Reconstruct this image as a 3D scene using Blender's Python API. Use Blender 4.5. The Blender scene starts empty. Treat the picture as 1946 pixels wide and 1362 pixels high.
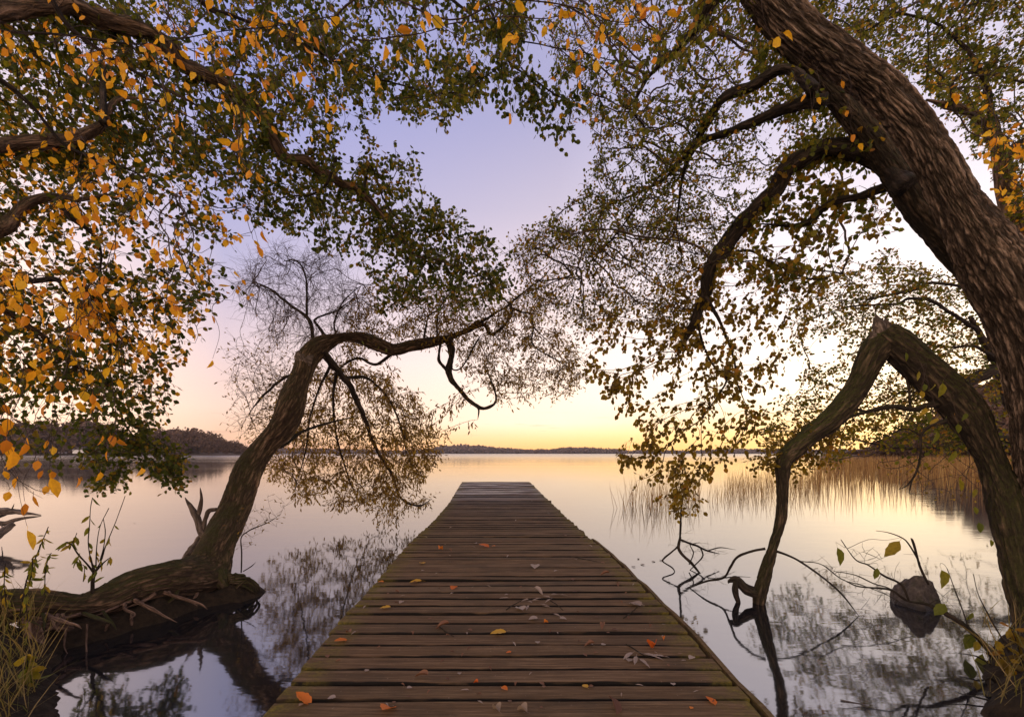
import bpy, math, random
import numpy as np
from mathutils import Vector, noise as mnoise

SEED = 7
rng = np.random.default_rng(SEED)
random.seed(SEED)
sc = bpy.context.scene
col = sc.collection
F = 800.0            # focal length in photo pixels (1946 wide)
CX, HY = 973.0, 861.0
H = 1.45             # camera height above the water (water is z = 0)

def P(x, y, d):
    return np.array([(x - CX) / F * d, d, (HY - y) / F * d + H])

def on_water(x, y, z=0.0):
    d = F * (H - z) / (y - HY)
    return np.array([(x - CX) / F * d, d, z])

# ------------------------------------------------------------------ objects
def tag(o, label=None, cat=None, group=None, kind=None):
    if label: o['label'] = label
    if cat: o['category'] = cat
    if group: o['group'] = group
    if kind: o['kind'] = kind
    return o

def empty(name, loc, label, cat, group=None):
    o = bpy.data.objects.new(name, None)
    o.empty_display_size = 0.2
    col.objects.link(o)
    o.location = loc
    return tag(o, label, cat, group)

def mesh_obj(name, verts, faces, mat, parent=None, attrs=None, smooth=True, origin=None):
    me = bpy.data.meshes.new(name)
    v = np.asarray(verts, dtype=np.float64)
    if parent is not None:
        v = v - np.array(parent.location)
    elif origin is not None:
        v = v - np.asarray(origin)
    me.from_pydata(v.tolist(), [], [list(map(int, f)) for f in faces])
    if attrs:
        for k, a in attrs.items():
            a = np.asarray(a, dtype=np.float32)
            if a.ndim == 1:
                at = me.attributes.new(k, 'FLOAT', 'POINT'); at.data.foreach_set('value', a)
            else:
                at = me.attributes.new(k, 'FLOAT_VECTOR', 'POINT'); at.data.foreach_set('vector', a.ravel())
    me.polygons.foreach_set('use_smooth', [smooth] * len(me.polygons))
    me.materials.append(mat)
    me.update()
    o = bpy.data.objects.new(name, me)
    col.objects.link(o)
    if parent is not None: o.parent = parent
    elif origin is not None: o.location = origin
    return o

# ------------------------------------------------------------------ materials
class NT:
    def __init__(s, name):
        s.m = bpy.data.materials.new(name); s.m.use_nodes = True
        s.t = s.m.node_tree; s.t.nodes.clear()
        s.out = s.n('ShaderNodeOutputMaterial')
    def n(s, typ, **kw):
        nd = s.t.nodes.new(typ)
        for k, v in kw.items(): setattr(nd, k, v)
        return nd
    def l(s, a, b): s.t.links.new(a, b)
    def val(s, sock, v):
        if hasattr(v, 'links') or isinstance(v, bpy.types.NodeSocket): s.l(v, sock)
        else: sock.default_value = v
    def math(s, op, a, b=None, c=None, clamp=False):
        nd = s.n('ShaderNodeMath', operation=op); nd.use_clamp = clamp
        s.val(nd.inputs[0], a)
        if b is not None: s.val(nd.inputs[1], b)
        if c is not None: s.val(nd.inputs[2], c)
        return nd.outputs[0]
    def ramp(s, fac, stops, interp='LINEAR'):
        nd = s.n('ShaderNodeValToRGB'); cr = nd.color_ramp; cr.interpolation = interp
        while len(cr.elements) < len(stops): cr.elements.new(0.5)
        for e, (p, c) in zip(cr.elements, stops):
            e.position = p; e.color = (c[0], c[1], c[2], 1)
        s.val(nd.inputs[0], fac)
        return nd.outputs[0]
    def mix(s, fac, a, b, typ='MIX'):
        nd = s.n('ShaderNodeMix', data_type='RGBA', blend_type=typ)
        s.val(nd.inputs['Factor'], fac)
        ins = [i for i in nd.inputs if i.type == 'RGBA']
        for sock, v in zip(ins, (a, b)):
            if isinstance(v, bpy.types.NodeSocket): s.l(v, sock)
            else: sock.default_value = (v[0], v[1], v[2], 1)
        return [o for o in nd.outputs if o.type == 'RGBA'][0]
    def mapping(s, vec, scale):
        nd = s.n('ShaderNodeMapping'); s.l(vec, nd.inputs[0]); nd.inputs['Scale'].default_value = scale
        return nd.outputs[0]
    def noise(s, vec, scale, detail=4, rough=0.55, dist=0.0):
        nd = s.n('ShaderNodeTexNoise'); s.l(vec, nd.inputs['Vector'])
        nd.inputs['Scale'].default_value = scale; nd.inputs['Detail'].default_value = detail
        nd.inputs['Roughness'].default_value = rough; nd.inputs['Distortion'].default_value = dist
        return nd.outputs[0]
    def maprange(s, v, a, b, c=0, d=1):
        nd = s.n('ShaderNodeMapRange'); s.val(nd.inputs[0], v)
        for i, x in zip((1, 2, 3, 4), (a, b, c, d)): nd.inputs[i].default_value = x
        return nd.outputs[0]
    def attr(s, name, out='Fac'):
        nd = s.n('ShaderNodeAttribute', attribute_name=name); return nd.outputs[out]
    def bump(s, h, strength, dist):
        nd = s.n('ShaderNodeBump'); s.l(h, nd.inputs['Height'])
        nd.inputs['Strength'].default_value = strength; nd.inputs['Distance'].default_value = dist
        return nd.outputs[0]
    def principled(s, color, rough, normal=None, **kw):
        b = s.n('ShaderNodeBsdfPrincipled')
        s.val(b.inputs['Base Color'], color if isinstance(color, bpy.types.NodeSocket) else (*color, 1))
        s.val(b.inputs['Roughness'], rough)
        if normal is not None: s.l(normal, b.inputs['Normal'])
        for k, v in kw.items(): s.val(b.inputs[k], v)
        s.l(b.outputs[0], s.out.inputs[0])
        return b

def bark_mat(name, dark, mid, light, moss=0.5, sx=9.0, sv=2.2, bump=0.6, mosscol=(0.055, 0.06, 0.012), ml=.38):
    t = NT(name)
    v = t.attr('bark', 'Vector')
    st = t.mapping(v, (sx, sx, sv))
    n1 = t.noise(st, 1.6, 5, 0.6, 0.25)
    ridge = t.math('ABSOLUTE', t.math('SUBTRACT', t.math('MULTIPLY', n1, 2.0), 1.0))
    ridge = t.maprange(ridge, 0.0, 0.35)
    fine = t.noise(v, 45, 5, 0.65)
    big = t.noise(v, 2.2, 3)
    h = t.math('ADD', ridge, t.math('MULTIPLY', fine, 0.5))
    c = t.ramp(t.math('MULTIPLY', ridge, t.maprange(fine, 0.25, 0.75, 0.55, 1.1)), [(0.0, dark), (0.45, mid), (1.0, light)])
    c = t.mix(t.maprange(big, 0.35, 0.7, 0.0, 0.45), c, dark)
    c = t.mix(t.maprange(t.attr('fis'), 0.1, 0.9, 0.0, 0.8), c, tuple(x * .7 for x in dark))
    geo = t.n('ShaderNodeNewGeometry'); sep = t.n('ShaderNodeSeparateXYZ'); t.l(geo.outputs['True Normal'], sep.inputs[0])
    up = t.maprange(sep.outputs[2], -0.1, 0.75, 0.0, 1.0)
    mn = t.maprange(t.noise(v, 5.0, 6, 0.7), ml, ml + .24)
    mf = t.math('MULTIPLY', t.math('MULTIPLY', up, mn), moss, clamp=True)
    mc = t.ramp(fine, [(0.3, tuple(x * 0.45 for x in mosscol)), (0.7, mosscol)])
    c = t.mix(mf, c, mc)
    t.principled(c, 0.9, t.bump(h, bump, 0.02), **{'Specular IOR Level': 0.25})
    return t.m

def leaf_mat(name, stops, trans=0.5, rough=0.55, spots=None):
    t = NT(name)
    r = t.attr('rnd')
    c = t.ramp(r, stops)
    tc = t.n('ShaderNodeTexCoord')
    n = t.noise(tc.outputs['Object'], 60, 3)
    c = t.mix(t.maprange(n, 0.4, 0.75, 0.0, 0.5), c, tuple(np.array(stops[0][1]) * 0.6) if spots is None else spots)
    b = t.n('ShaderNodeBsdfPrincipled'); t.l(c, b.inputs['Base Color']); b.inputs['Roughness'].default_value = rough
    b.inputs['Specular IOR Level'].default_value = 0.3
    tr = t.n('ShaderNodeBsdfTranslucent'); 
    t.l(t.mix(0.6, c, t.mix(1.0, c, (1.0, 1.0, 0.4), 'MULTIPLY')), tr.inputs[0])
    mx = t.n('ShaderNodeMixShader'); mx.inputs[0].default_value = trans
    t.l(b.outputs[0], mx.inputs[1]); t.l(tr.outputs[0], mx.inputs[2]); t.l(mx.outputs[0], t.out.inputs[0])
    return t.m

def plain_mat(name, c0, c1, scale=8, rough=0.9, bump=0.4, bd=0.02):
    t = NT(name)
    tc = t.n('ShaderNodeTexCoord')
    n = t.noise(tc.outputs['Object'], scale, 7, 0.65)
    c = t.ramp(n, [(0.3, c0), (0.7, c1)])
    t.principled(c, rough, t.bump(n, bump, bd), **{'Specular IOR Level': 0.25})
    return t.m

M = {}
M['bark_old'] = bark_mat('ridged_old_bark', (0.035, 0.024, 0.016), (0.32, 0.22, 0.155), (0.54, 0.4, 0.3), 1.0, 14, 1.9, 1.0, (0.045, 0.042, 0.012), .22)
M['bark_moss'] = bark_mat('mossy_bark', (0.022, 0.016, 0.01), (0.12, 0.082, 0.05), (0.26, 0.17, 0.11), 1.0, 11, 1.8, 1.0, (0.07, 0.075, 0.013), .27)
M['bark_dark'] = bark_mat('dark_limb_bark', (0.016, 0.012, 0.009), (0.055, 0.038, 0.027), (0.12, 0.082, 0.058), 0.85, 12, 2.5, 0.9, (0.045, 0.045, 0.011))
M['bark_warm'] = bark_mat('warm_limb_bark', (0.035, 0.022, 0.014), (0.25, 0.155, 0.09), (0.46, 0.3, 0.19), 0.95, 12, 1.8, 1.0, (0.06, 0.058, 0.014), .32)
M['bark_grey'] = bark_mat('weathered_dead_wood', (0.06, 0.045, 0.035), (0.2, 0.15, 0.12), (0.36, 0.29, 0.24), 0.25, 12, 2.5, 0.6)
M['root'] = bark_mat('bare_root_bark', (0.06, 0.035, 0.022), (0.26, 0.16, 0.11), (0.42, 0.28, 0.2), 0.1, 9, 2.0, 0.6)
M['twig'] = plain_mat('twig_bark', (0.03, 0.02, 0.015), (0.07, 0.045, 0.032), 20)
M['twig_red'] = plain_mat('willow_twig_bark', (0.05, 0.03, 0.022), (0.11, 0.065, 0.045), 20)
M['green'] = leaf_mat('green_leaf', [(0.0, (0.035, 0.052, 0.008)), (0.5, (0.085, 0.105, 0.012)), (0.8, (0.15, 0.15, 0.016)), (1.0, (0.34, 0.2, 0.02))], 0.5)
M['olive'] = leaf_mat('olive_leaf', [(0.0, (0.065, 0.08, 0.012)), (0.45, (0.17, 0.17, 0.018)), (0.8, (0.31, 0.25, 0.024)), (1.0, (0.44, 0.19, 0.03))], 0.64)
M['amber'] = leaf_mat('amber_leaf', [(0.0, (0.13, 0.08, 0.014)), (0.5, (0.26, 0.17, 0.02)), (0.85, (0.42, 0.28, 0.025)), (1.0, (0.46, 0.18, 0.02))], 0.66)
M['willow'] = leaf_mat('willow_leaf', [(0.0, (0.12, 0.07, 0.025)), (0.5, (0.26, 0.15, 0.03)), (1.0, (0.42, 0.27, 0.04))], 0.64)
M['orange'] = leaf_mat('orange_leaf', [(0.0, (0.62, 0.2, 0.02)), (0.3, (0.92, 0.4, 0.02)), (0.75, (1.0, 0.55, 0.025)), (1.0, (0.9, 0.56, 0.04))], 0.5, 0.5, (0.6, 0.25, 0.02))
M['lime'] = leaf_mat('lime_leaf', [(0.0, (0.11, 0.13, 0.015)), (0.5, (0.22, 0.22, 0.02)), (1.0, (0.5, 0.32, 0.03))], 0.5)
M['fall_orange'] = leaf_mat('fallen_orange_leaf', [(0.0, (0.6, 0.12, 0.02)), (1.0, (0.75, 0.25, 0.03))], 0.3)
M['fall_yellow'] = leaf_mat('fallen_yellow_leaf', [(0.0, (0.6, 0.33, 0.03)), (1.0, (0.7, 0.4, 0.04))], 0.3)
M['fall_pale'] = leaf_mat('fallen_pale_leaf', [(0.0, (0.27, 0.2, 0.15)), (1.0, (0.44, 0.35, 0.28))], 0.2)
M['fall_brown'] = leaf_mat('fallen_brown_leaf', [(0.0, (0.09, 0.045, 0.025)), (1.0, (0.22, 0.1, 0.05))], 0.2)
M['grass'] = leaf_mat('dry_grass_blade', [(0.0, (0.13, 0.13, 0.025)), (0.5, (0.28, 0.2, 0.06)), (1.0, (0.4, 0.27, 0.11))], 0.4)
M['reed'] = leaf_mat('reed_stem', [(0.0, (0.14, 0.06, 0.025)), (0.45, (0.32, 0.16, 0.06)), (1.0, (0.56, 0.36, 0.14))], 0.6)
def rock_mat():
    t = NT('boulder_stone'); tc = t.n('ShaderNodeTexCoord'); co = tc.outputs['Object']
    n = t.noise(co, 22, 8, .68); n2 = t.noise(co, 7, 5, .6)
    c = t.ramp(n, [(.3, (.045, .035, .028)), (.55, (.12, .095, .075)), (.75, (.24, .2, .16))])
    c = t.mix(t.maprange(n2, .5, .62, 0, .8), c, (.05, .05, .02))
    sp = t.n('ShaderNodeSeparateXYZ'); t.l(co, sp.inputs[0])
    wet = t.maprange(t.math('ADD', sp.outputs[2], t.math('MULTIPLY', n2, .06)), .05, .085, 1, 0)
    c = t.mix(t.math('MULTIPLY', wet, .8), c, (.018, .014, .011))
    t.principled(c, t.math('SUBTRACT', .88, t.math('MULTIPLY', wet, .5)), t.bump(n, 1.0, .05))
    return t.m
M['rock'] = rock_mat()
M['ground'] = plain_mat('bank_soil', (0.012, 0.009, 0.005), (0.055, 0.037, 0.02), 16, 0.95, 1.0, 0.06)
M['wood_far'] = plain_mat('far_wood_foliage', (0.075, 0.05, 0.042), (0.15, 0.095, 0.075), 0.35, 1.0, 0.0)
M['wood_mid'] = plain_mat('shore_wood_foliage', (0.06, 0.04, 0.03), (0.14, 0.08, 0.05), 0.5, 1.0, 0.0)
M['hill'] = plain_mat('far_shore_land', (0.08, 0.055, 0.04), (0.13, 0.09, 0.06), 0.05, 1.0, 0.0)

def deck_mat():
    t = NT('weathered_deck_boards')
    tc = t.n('ShaderNodeTexCoord')
    co = tc.outputs['Object']
    rnd = t.attr('rnd'); edge = t.attr('edge')
    comb = t.n('ShaderNodeCombineXYZ'); t.l(t.math('MULTIPLY', rnd, 40.0), comb.inputs[2])
    add = t.n('ShaderNodeVectorMath', operation='ADD'); t.l(co, add.inputs[0]); t.l(comb.outputs[0], add.inputs[1])
    grain = t.noise(t.mapping(add.outputs[0], (2.2, 60, 30)), 1.0, 6, 0.65, 0.4)
    fine = t.noise(t.mapping(add.outputs[0], (9, 240, 60)), 1.0, 3, 0.6)
    blot = t.noise(add.outputs[0], 3.2, 6, 0.62)
    speck = t.noise(co, 55, 3, 0.7)
    c = t.ramp(t.math('MULTIPLY_ADD', fine, 0.35, t.math('MULTIPLY', grain, 0.72)),
               [(0.28, (0.05, 0.028, 0.012)), (0.5, (0.108, 0.062, 0.029)), (0.7, (0.25, 0.16, 0.085))])
    c = t.mix(t.maprange(t.math('FRACT', t.math('MULTIPLY', rnd, 7.0)), 0, 1, 0.0, 0.65), c, t.ramp(rnd, [(0.1, (0.06, 0.036, 0.018)), (0.4, (0.125, 0.072, 0.032)), (0.7, (0.15, 0.105, 0.062)), (0.9, (0.095, 0.062, 0.026))]))
    c = t.mix(t.maprange(blot, 0.45, 0.72, 0.0, 0.7), c, (0.05, 0.034, 0.018))
    c = t.mix(t.maprange(speck, 0.66, 0.74, 0.0, 0.5), c, (0.34, 0.26, 0.19))
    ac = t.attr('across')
    gap_shade = t.maprange(t.math('ADD', ac, t.math('MULTIPLY', t.noise(t.mapping(co, (4, 30, 30)), 1.0, 4), 0.5)), 1.08, 1.22)
    c = t.mix(gap_shade, c, (0.008, 0.006, 0.004))  # shade of the gaps painted near-black onto plank sides and top edges
    mm = t.math('MULTIPLY', t.maprange(t.noise(co, 9, 6, 0.7), 0.4, 0.6), t.maprange(edge, 0.0, 0.2, 1.0, 0.0), clamp=True)
    c = t.mix(mm, c, t.ramp(speck, [(0.3, (0.06, 0.055, 0.01)), (0.7, (0.2, 0.15, 0.02))]))
    h = t.math('ADD', t.math('MULTIPLY', grain, 1.0), t.math('MULTIPLY', fine, 0.5))
    sp = t.n('ShaderNodeSeparateXYZ'); t.l(co, sp.inputs[0])
    wet = t.math('MULTIPLY', t.maprange(sp.outputs[1], 8.0, 11.0), t.maprange(t.noise(t.mapping(co, (.8, 3, 1)), 1.0, 3), .36, .56), clamp=True)
    rough = t.math('SUBTRACT', 0.9, t.math('MULTIPLY', wet, 0.6))
    t.principled(c, rough, t.bump(h, 0.9, 0.012), **{'Specular IOR Level': t.math('ADD', 0.25, t.math('MULTIPLY', wet, 0.5))})
    return t.m
M['deck'] = deck_mat()

def water_mat():
    t = NT('still_lake_water')
    tc = t.n('ShaderNodeTexCoord')
    co = tc.outputs['Object']
    n1 = t.noise(t.mapping(co, (0.9, 2.4, 1)), 1.0, 3, 0.5)
    n2 = t.noise(t.mapping(co, (5.0, 14.0, 1)), 1.0, 2, 0.5)
    n3 = t.noise(t.mapping(co, (0.012, 0.09, 1)), 1.0, 3, 0.5)
    h = t.math('ADD', t.math('MULTIPLY', n1, 0.006), t.math('MULTIPLY', n2, 0.0012))
    rough = t.maprange(n3, 0.45, 0.65, 0.05, 0.085)
    sy = t.n('ShaderNodeSeparateXYZ'); t.l(co, sy.inputs[0])
    rough = t.math('ADD', rough, t.maprange(sy.outputs[1], 45, 260, 0.0, 0.16))
    t.principled((0.010, 0.011, 0.013), rough, t.bump(h, 0.35, 1.0), IOR=4.0)
    return t.m
M['water'] = water_mat()

# ------------------------------------------------------------------ geometry helpers
def catmull(pts, per):
    """pts (n,k) -> smooth resample with `per` samples each span"""
    p = np.asarray(pts, float)
    p = np.vstack([2 * p[0] - p[1], p, 2 * p[-1] - p[-2]])
    out = []
    for i in range(1, len(p) - 2):
        for j in range(per):
            t = j / per
            a, b, c, d = p[i - 1], p[i], p[i + 1], p[i + 2]
            out.append(0.5 * ((2 * b) + (c - a) * t + (2 * a - 5 * b + 4 * c - d) * t * t + (3 * b - a - 3 * c + d) * t ** 3))
    out.append(p[-2])
    return np.array(out)

def frames(pts):
    d = np.gradient(pts, axis=0)
    d /= np.linalg.norm(d, axis=1)[:, None] + 1e-9
    u = np.cross(d[0], [0.0, 0.0, 1.0])
    if np.linalg.norm(u) < 0.1: u = np.cross(d[0], [1.0, 0, 0])
    u /= np.linalg.norm(u)
    U = [u]
    for i in range(1, len(d)):
        u = U[-1] - d[i] * np.dot(U[-1], d[i])
        u /= np.linalg.norm(u) + 1e-9
        U.append(u)
    U = np.array(U)
    return d, U, np.cross(d, U)

def tube(pts, rad, sides, disp=None, cap=True):
    """verts, faces, bark coordinate"""
    n = len(pts)
    d, U, V = frames(pts)
    th = np.linspace(0, 2 * math.pi, sides, endpoint=False)
    s = np.concatenate([[0], np.cumsum(np.linalg.norm(np.diff(pts, axis=0), axis=1))])
    co, si = np.cos(th), np.sin(th)
    nrm = U[:, None, :] * co[None, :, None] + V[:, None, :] * si[None, :, None]
    R = np.repeat(rad[:, None], sides, 1)
    bark = np.zeros((n, sides, 3))
    rr = np.maximum(rad, 0.02)
    bark[..., 0] = co[None] * rr[:, None]; bark[..., 1] = si[None] * rr[:, None]; bark[..., 2] = s[:, None]
    if disp is not None:
        R = R + disp(bark, th, s, R)
    v = (pts[:, None, :] + nrm * R[..., None]).reshape(-1, 3)
    i = np.arange(n - 1)[:, None] * sides; j = np.arange(sides)[None]
    a = i + j; b = i + (j + 1) % sides
    f = np.stack([a, b, b + sides, a + sides], -1).reshape(-1, 4)
    faces = f.tolist()
    if cap:
        faces.append(list(range(sides - 1, -1, -1)))
        faces.append([(n - 1) * sides + k for k in range(sides)])
    return v, faces, bark.reshape(-1, 3)

class Buf:
    def __init__(s): s.v = []; s.f = []; s.a = []; s.n = 0
    def add(s, v, f, a):
        s.v.append(np.asarray(v)); s.f.extend([[k + s.n for k in q] for q in f]); s.a.append(np.asarray(a)); s.n += len(v)
    def build(s, name, mat, parent=None, attr='bark', smooth=True, origin=None):
        if not s.n: return None
        return mesh_obj(name, np.vstack(s.v), s.f, mat, parent, {attr: np.concatenate(s.a)}, smooth, origin)

def ridged(amp, fa=1.0, knots=0.0, seed=0.0, fr=11.0, fv=2.0):
    """real relief of a trunk: long furrows, lumps"""
    def f(bark, th, s, R):
        n, k, _ = bark.shape
        out = np.zeros((n, k))
        for i in range(n):
            for j in range(k):
                x, y, z = bark[i, j]
                w = mnoise.noise(Vector((x * 6 + seed, y * 6, z * 1.2))) * 0.35
                q = mnoise.noise(Vector((x * fr + w * 2 + seed, y * fr + w, z * fv + w * 3)))
                q2 = mnoise.noise(Vector((x * fr * 2.3 + seed, y * fr * 2.3, z * fv * 2.6)))
                lump = mnoise.noise(Vector((x * 3.2 + seed * 2, y * 3.2, z * 1.6)))
                out[i, j] = amp * (min(abs(q) * 3.2, 1.0) - 0.5) + amp * 0.4 * q2 + knots * lump
        return out
    return f

def fissured(depth, cell=0.05, length=0.2, knots=0.0, seed=0.0):
    """deep bark furrows between long plates"""
    def f(bark, th, s, R):
        n, k, _ = bark.shape
        out = np.zeros((n, k)); fis = np.zeros((n, k))
        for i in range(n):
            for j in range(k):
                x, y, z = bark[i, j]
                w = Vector((x * 7 + seed, y * 7, z * 2.6))
                w2 = Vector((x * 22 + seed, y * 22, z * 7))
                wx = mnoise.noise(w) * 1.1 + mnoise.noise(w2) * .45; wy = mnoise.noise(w + Vector((17, 3, 5))) * 1.1 + mnoise.noise(w2 + Vector((7, 31, 5))) * .45
                p = Vector((x / cell + wx + seed, y / cell + wy, z / length + wx * .8))
                dist, _p = mnoise.voronoi(p)
                e = dist[1] - dist[0]
                q = abs(mnoise.noise(Vector((x / cell * .8 + wy, y / cell * .8 + wx, z / length * 1.3 + seed))))
                pl = min(e / .36, 1.0) * min(q * 3.6 + .25, 1.0)
                fine = mnoise.noise(Vector((x * 70 + seed, y * 70, z * 22)))
                lump = mnoise.noise(Vector((x * 3.2 + seed * 2, y * 3.2, z * 1.6)))
                out[i, j] = depth * (pl ** .6 - .7) + depth * .3 * fine + knots * lump
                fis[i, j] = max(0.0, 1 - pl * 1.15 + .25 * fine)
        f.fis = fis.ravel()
        return out
    return f

def lumpy(k, seed=0.0, f1=7.0):
    def f(bark, th, s, R):
        n, m, _ = bark.shape
        out = np.zeros((n, m))
        for i in range(n):
            for j in range(m):
                x, y, z = bark[i, j]
                out[i, j] = R[i, j] * k * (mnoise.noise(Vector((x * f1 * 3 + seed, y * f1 * 3, z * f1))) + 0.5 * mnoise.noise(Vector((x * f1 * 9, y * f1 * 9 + seed, z * f1 * 2.5))))
        return out
    return f

# leaf templates: (verts, faces); length along +y from 0 to 1
LEAF_S = (np.array([(0, 0, 0), (-.36, .28, .07), (-.34, .68, .05), (0, 1, -.05), (.34, .68, .05), (.36, .28, .07)], float),
          [(0, 3, 2, 1), (0, 5, 4, 3)])
def leaf_big(w, curl, cup, pet=0.22, n=7):
    vs = []; fs = []
    prof = [math.sin(math.pi * (i / (n - 1)) ** 0.8) ** 0.8 * w for i in range(n)]
    for i in range(n):
        y = i / (n - 1)
        z = -curl * y * y
        p = max(prof[i], 0.012)
        j = 1 + 0.08 * (-1) ** i
        vs += [(-p * j, y + pet, z + cup * p), (-p * 0.5, y + pet, z + cup * p * .35), (0, y + pet, z), (p * 0.5, y + pet, z + cup * p * .35), (p * j, y + pet, z + cup * p)]
    for i in range(n - 1):
        for k in range(4):
            a = i * 5 + k; fs.append((a, a + 1, a + 6, a + 5))
    k = len(vs)
    vs += [(-0.012, 0, 0.03), (0.012, 0, 0.03)]
    fs.append((k, k + 1, 3, 1))
    return np.array(vs, float), fs
LEAF_B = [leaf_big(0.30, 0.15, 0.3), leaf_big(0.34, 0.35, -0.15), leaf_big(0.26, -0.2, 0.55), leaf_big(0.32, 0.5, 0.3)]
LEAF_W = (np.array([(0, 0, 0), (-.15, .35, .04), (-.13, .7, .03), (0, 1, -.08), (.13, .7, .03), (.15, .35, .04)], float), LEAF_S[1])

def unit(a): return a / (np.linalg.norm(a, axis=-1, keepdims=True) + 1e-9)

def place_leaves(buf, pos, axis, size, tmpl, roll=None, rnd=None):
    n = len(pos)
    if not n: return
    axis = unit(axis)
    r = rng.normal(size=(n, 3)) if roll is None else roll
    b = unit(np.cross(axis, r)); nn = np.cross(b, axis)
    tv, tf = tmpl
    v = pos[:, None] + size[:, None, None] * (tv[None, :, 0:1] * b[:, None] + tv[None, :, 1:2] * axis[:, None] + tv[None, :, 2:3] * nn[:, None])
    k = len(tv)
    if rnd is None: rnd = rng.random(n)
    base = (np.arange(n) * k)[:, None]
    for q in tf: pass
    f = []
    for q in tf: f.append(base + np.array(q)[None])
    buf.v.append(v.reshape(-1, 3)); buf.a.append(np.repeat(rnd, k))
    for arr in f: buf.f.extend((arr + buf.n).tolist())
    buf.n += n * k

def inside(poly, x, y):
    poly = np.asarray(poly, float); c = np.zeros(len(x), bool)
    j = len(poly) - 1
    for i in range(len(poly)):
        xi, yi = poly[i]; xj, yj = poly[j]
        t = ((yi > y) != (yj > y)) & (x < (xj - xi) * (y - yi) / (yj - yi + 1e-12) + xi)
        c ^= t; j = i
    return c

def sample_region(poly, n, d0, d1, holes=()):
    poly = np.asarray(poly, float); out = []
    lo, hi = poly.min(0), poly.max(0)
    tot = 0
    while tot < n:
        x = rng.uniform(lo[0], hi[0], n * 2); y = rng.uniform(lo[1], hi[1], n * 2)
        ok = inside(poly, x, y)
        for hpoly in holes: ok &= ~inside(hpoly, x, y)
        x, y = x[ok], y[ok]
        d = rng.uniform(d0, d1, len(x))
        out.append(np.stack([(x - CX) / F * d, d, (HY - y) / F * d + H], 1)); tot += len(x)
    a = np.vstack(out)[:n]
    return a[a[:, 2] > 0.06]

def colonize(seeds, attr, step, kill, maxit=120, jit=0.35, grav=0.0):
    N = seeds.copy(); par = np.full(len(seeds), -1)
    near = np.zeros(len(attr), int); nd = np.full(len(attr), 1e9)
    for i in range(0, len(attr), 400):
        dd = np.linalg.norm(attr[i:i + 400, None] - N[None], axis=2)
        near[i:i + 400] = dd.argmin(1); nd[i:i + 400] = dd.min(1)
    alive = nd > kill
    kids = np.zeros(len(N), int)
    hist = np.zeros((len(N), 3))
    for it in range(maxit):
        if not alive.any(): break
        idx = np.where(alive)[0]
        src = near[idx]
        uniq, inv = np.unique(src, return_inverse=True)
        dirs = unit(attr[idx] - N[src])
        acc = np.zeros((len(uniq), 3)); np.add.at(acc, inv, dirs)
        acc = unit(acc) + hist[uniq] * 0.45 + rng.normal(size=acc.shape) * jit; acc[:, 2] -= grav
        acc = unit(acc)
        full = kids[uniq] >= 3
        alive[idx[full[inv]]] = False
        uniq, acc = uniq[~full], acc[~full]
        if not len(uniq): continue
        new = N[uniq] + acc * step
        kids[uniq] += 1
        base = len(N)
        N = np.vstack([N, new]); par = np.concatenate([par, uniq]); kids = np.concatenate([kids, np.zeros(len(uniq), int)])
        hist = np.vstack([hist, acc])
        idx = np.where(alive)[0]
        for i in range(0, len(idx), 600):
            ii = idx[i:i + 600]
            dd = np.linalg.norm(attr[ii, None] - new[None], axis=2)
            m = dd.min(1); am = dd.argmin(1)
            up = m < nd[ii]
            near[ii[up]] = base + am[up]; nd[ii[up]] = m[up]
        alive &= nd > kill
    return N, par

def twig_chains(N, par, nseed, rt, expo=2.3, rmax=0.03, seedr=None):
    n = len(N)
    tips = np.zeros(n)
    haskid = np.zeros(n, bool)
    haskid[par[par >= 0]] = True
    tips[~haskid] = 1
    order = np.arange(n - 1, nseed - 1, -1)
    for i in order:
        if par[i] >= 0: tips[par[i]] += tips[i]
    rad = np.minimum(rt * np.maximum(tips, 1) ** (1 / expo), rmax)
    kids = [[] for _ in range(n)]
    for i in range(nseed, n): kids[par[i]].append(i)
    chains = []
    starts = [(p, k) for p in range(nseed) for k in kids[p]]
    while starts:
        p, k = starts.pop()
        ch = [p, k]
        while kids[ch[-1]]:
            kk = sorted(kids[ch[-1]], key=lambda q: -tips[q])
            for o in kk[1:]: starts.append((ch[-1], o))
            ch.append(kk[0])
        chains.append(ch)
    return chains, rad, tips

def wide(pts, i):
    """how much a wide-angle view stretches a limb across its width at this point (inverse)"""
    x, y = pts[i][0] - CX, pts[i][1] - HY
    a, b = pts[max(i - 1, 0)], pts[min(i + 1, len(pts) - 1)]
    tx, ty = b[0] - a[0], b[1] - a[1]
    n = math.hypot(tx, ty) + 1e-6; q = math.hypot(x, y) + 1e-6
    wr = abs((-ty / n) * x / q + (tx / n) * y / q); c2 = 1 / (1 + (q / F) ** 2)
    return 1 / math.sqrt(max(1 - wr * wr, 0) + wr * wr / c2)

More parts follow.
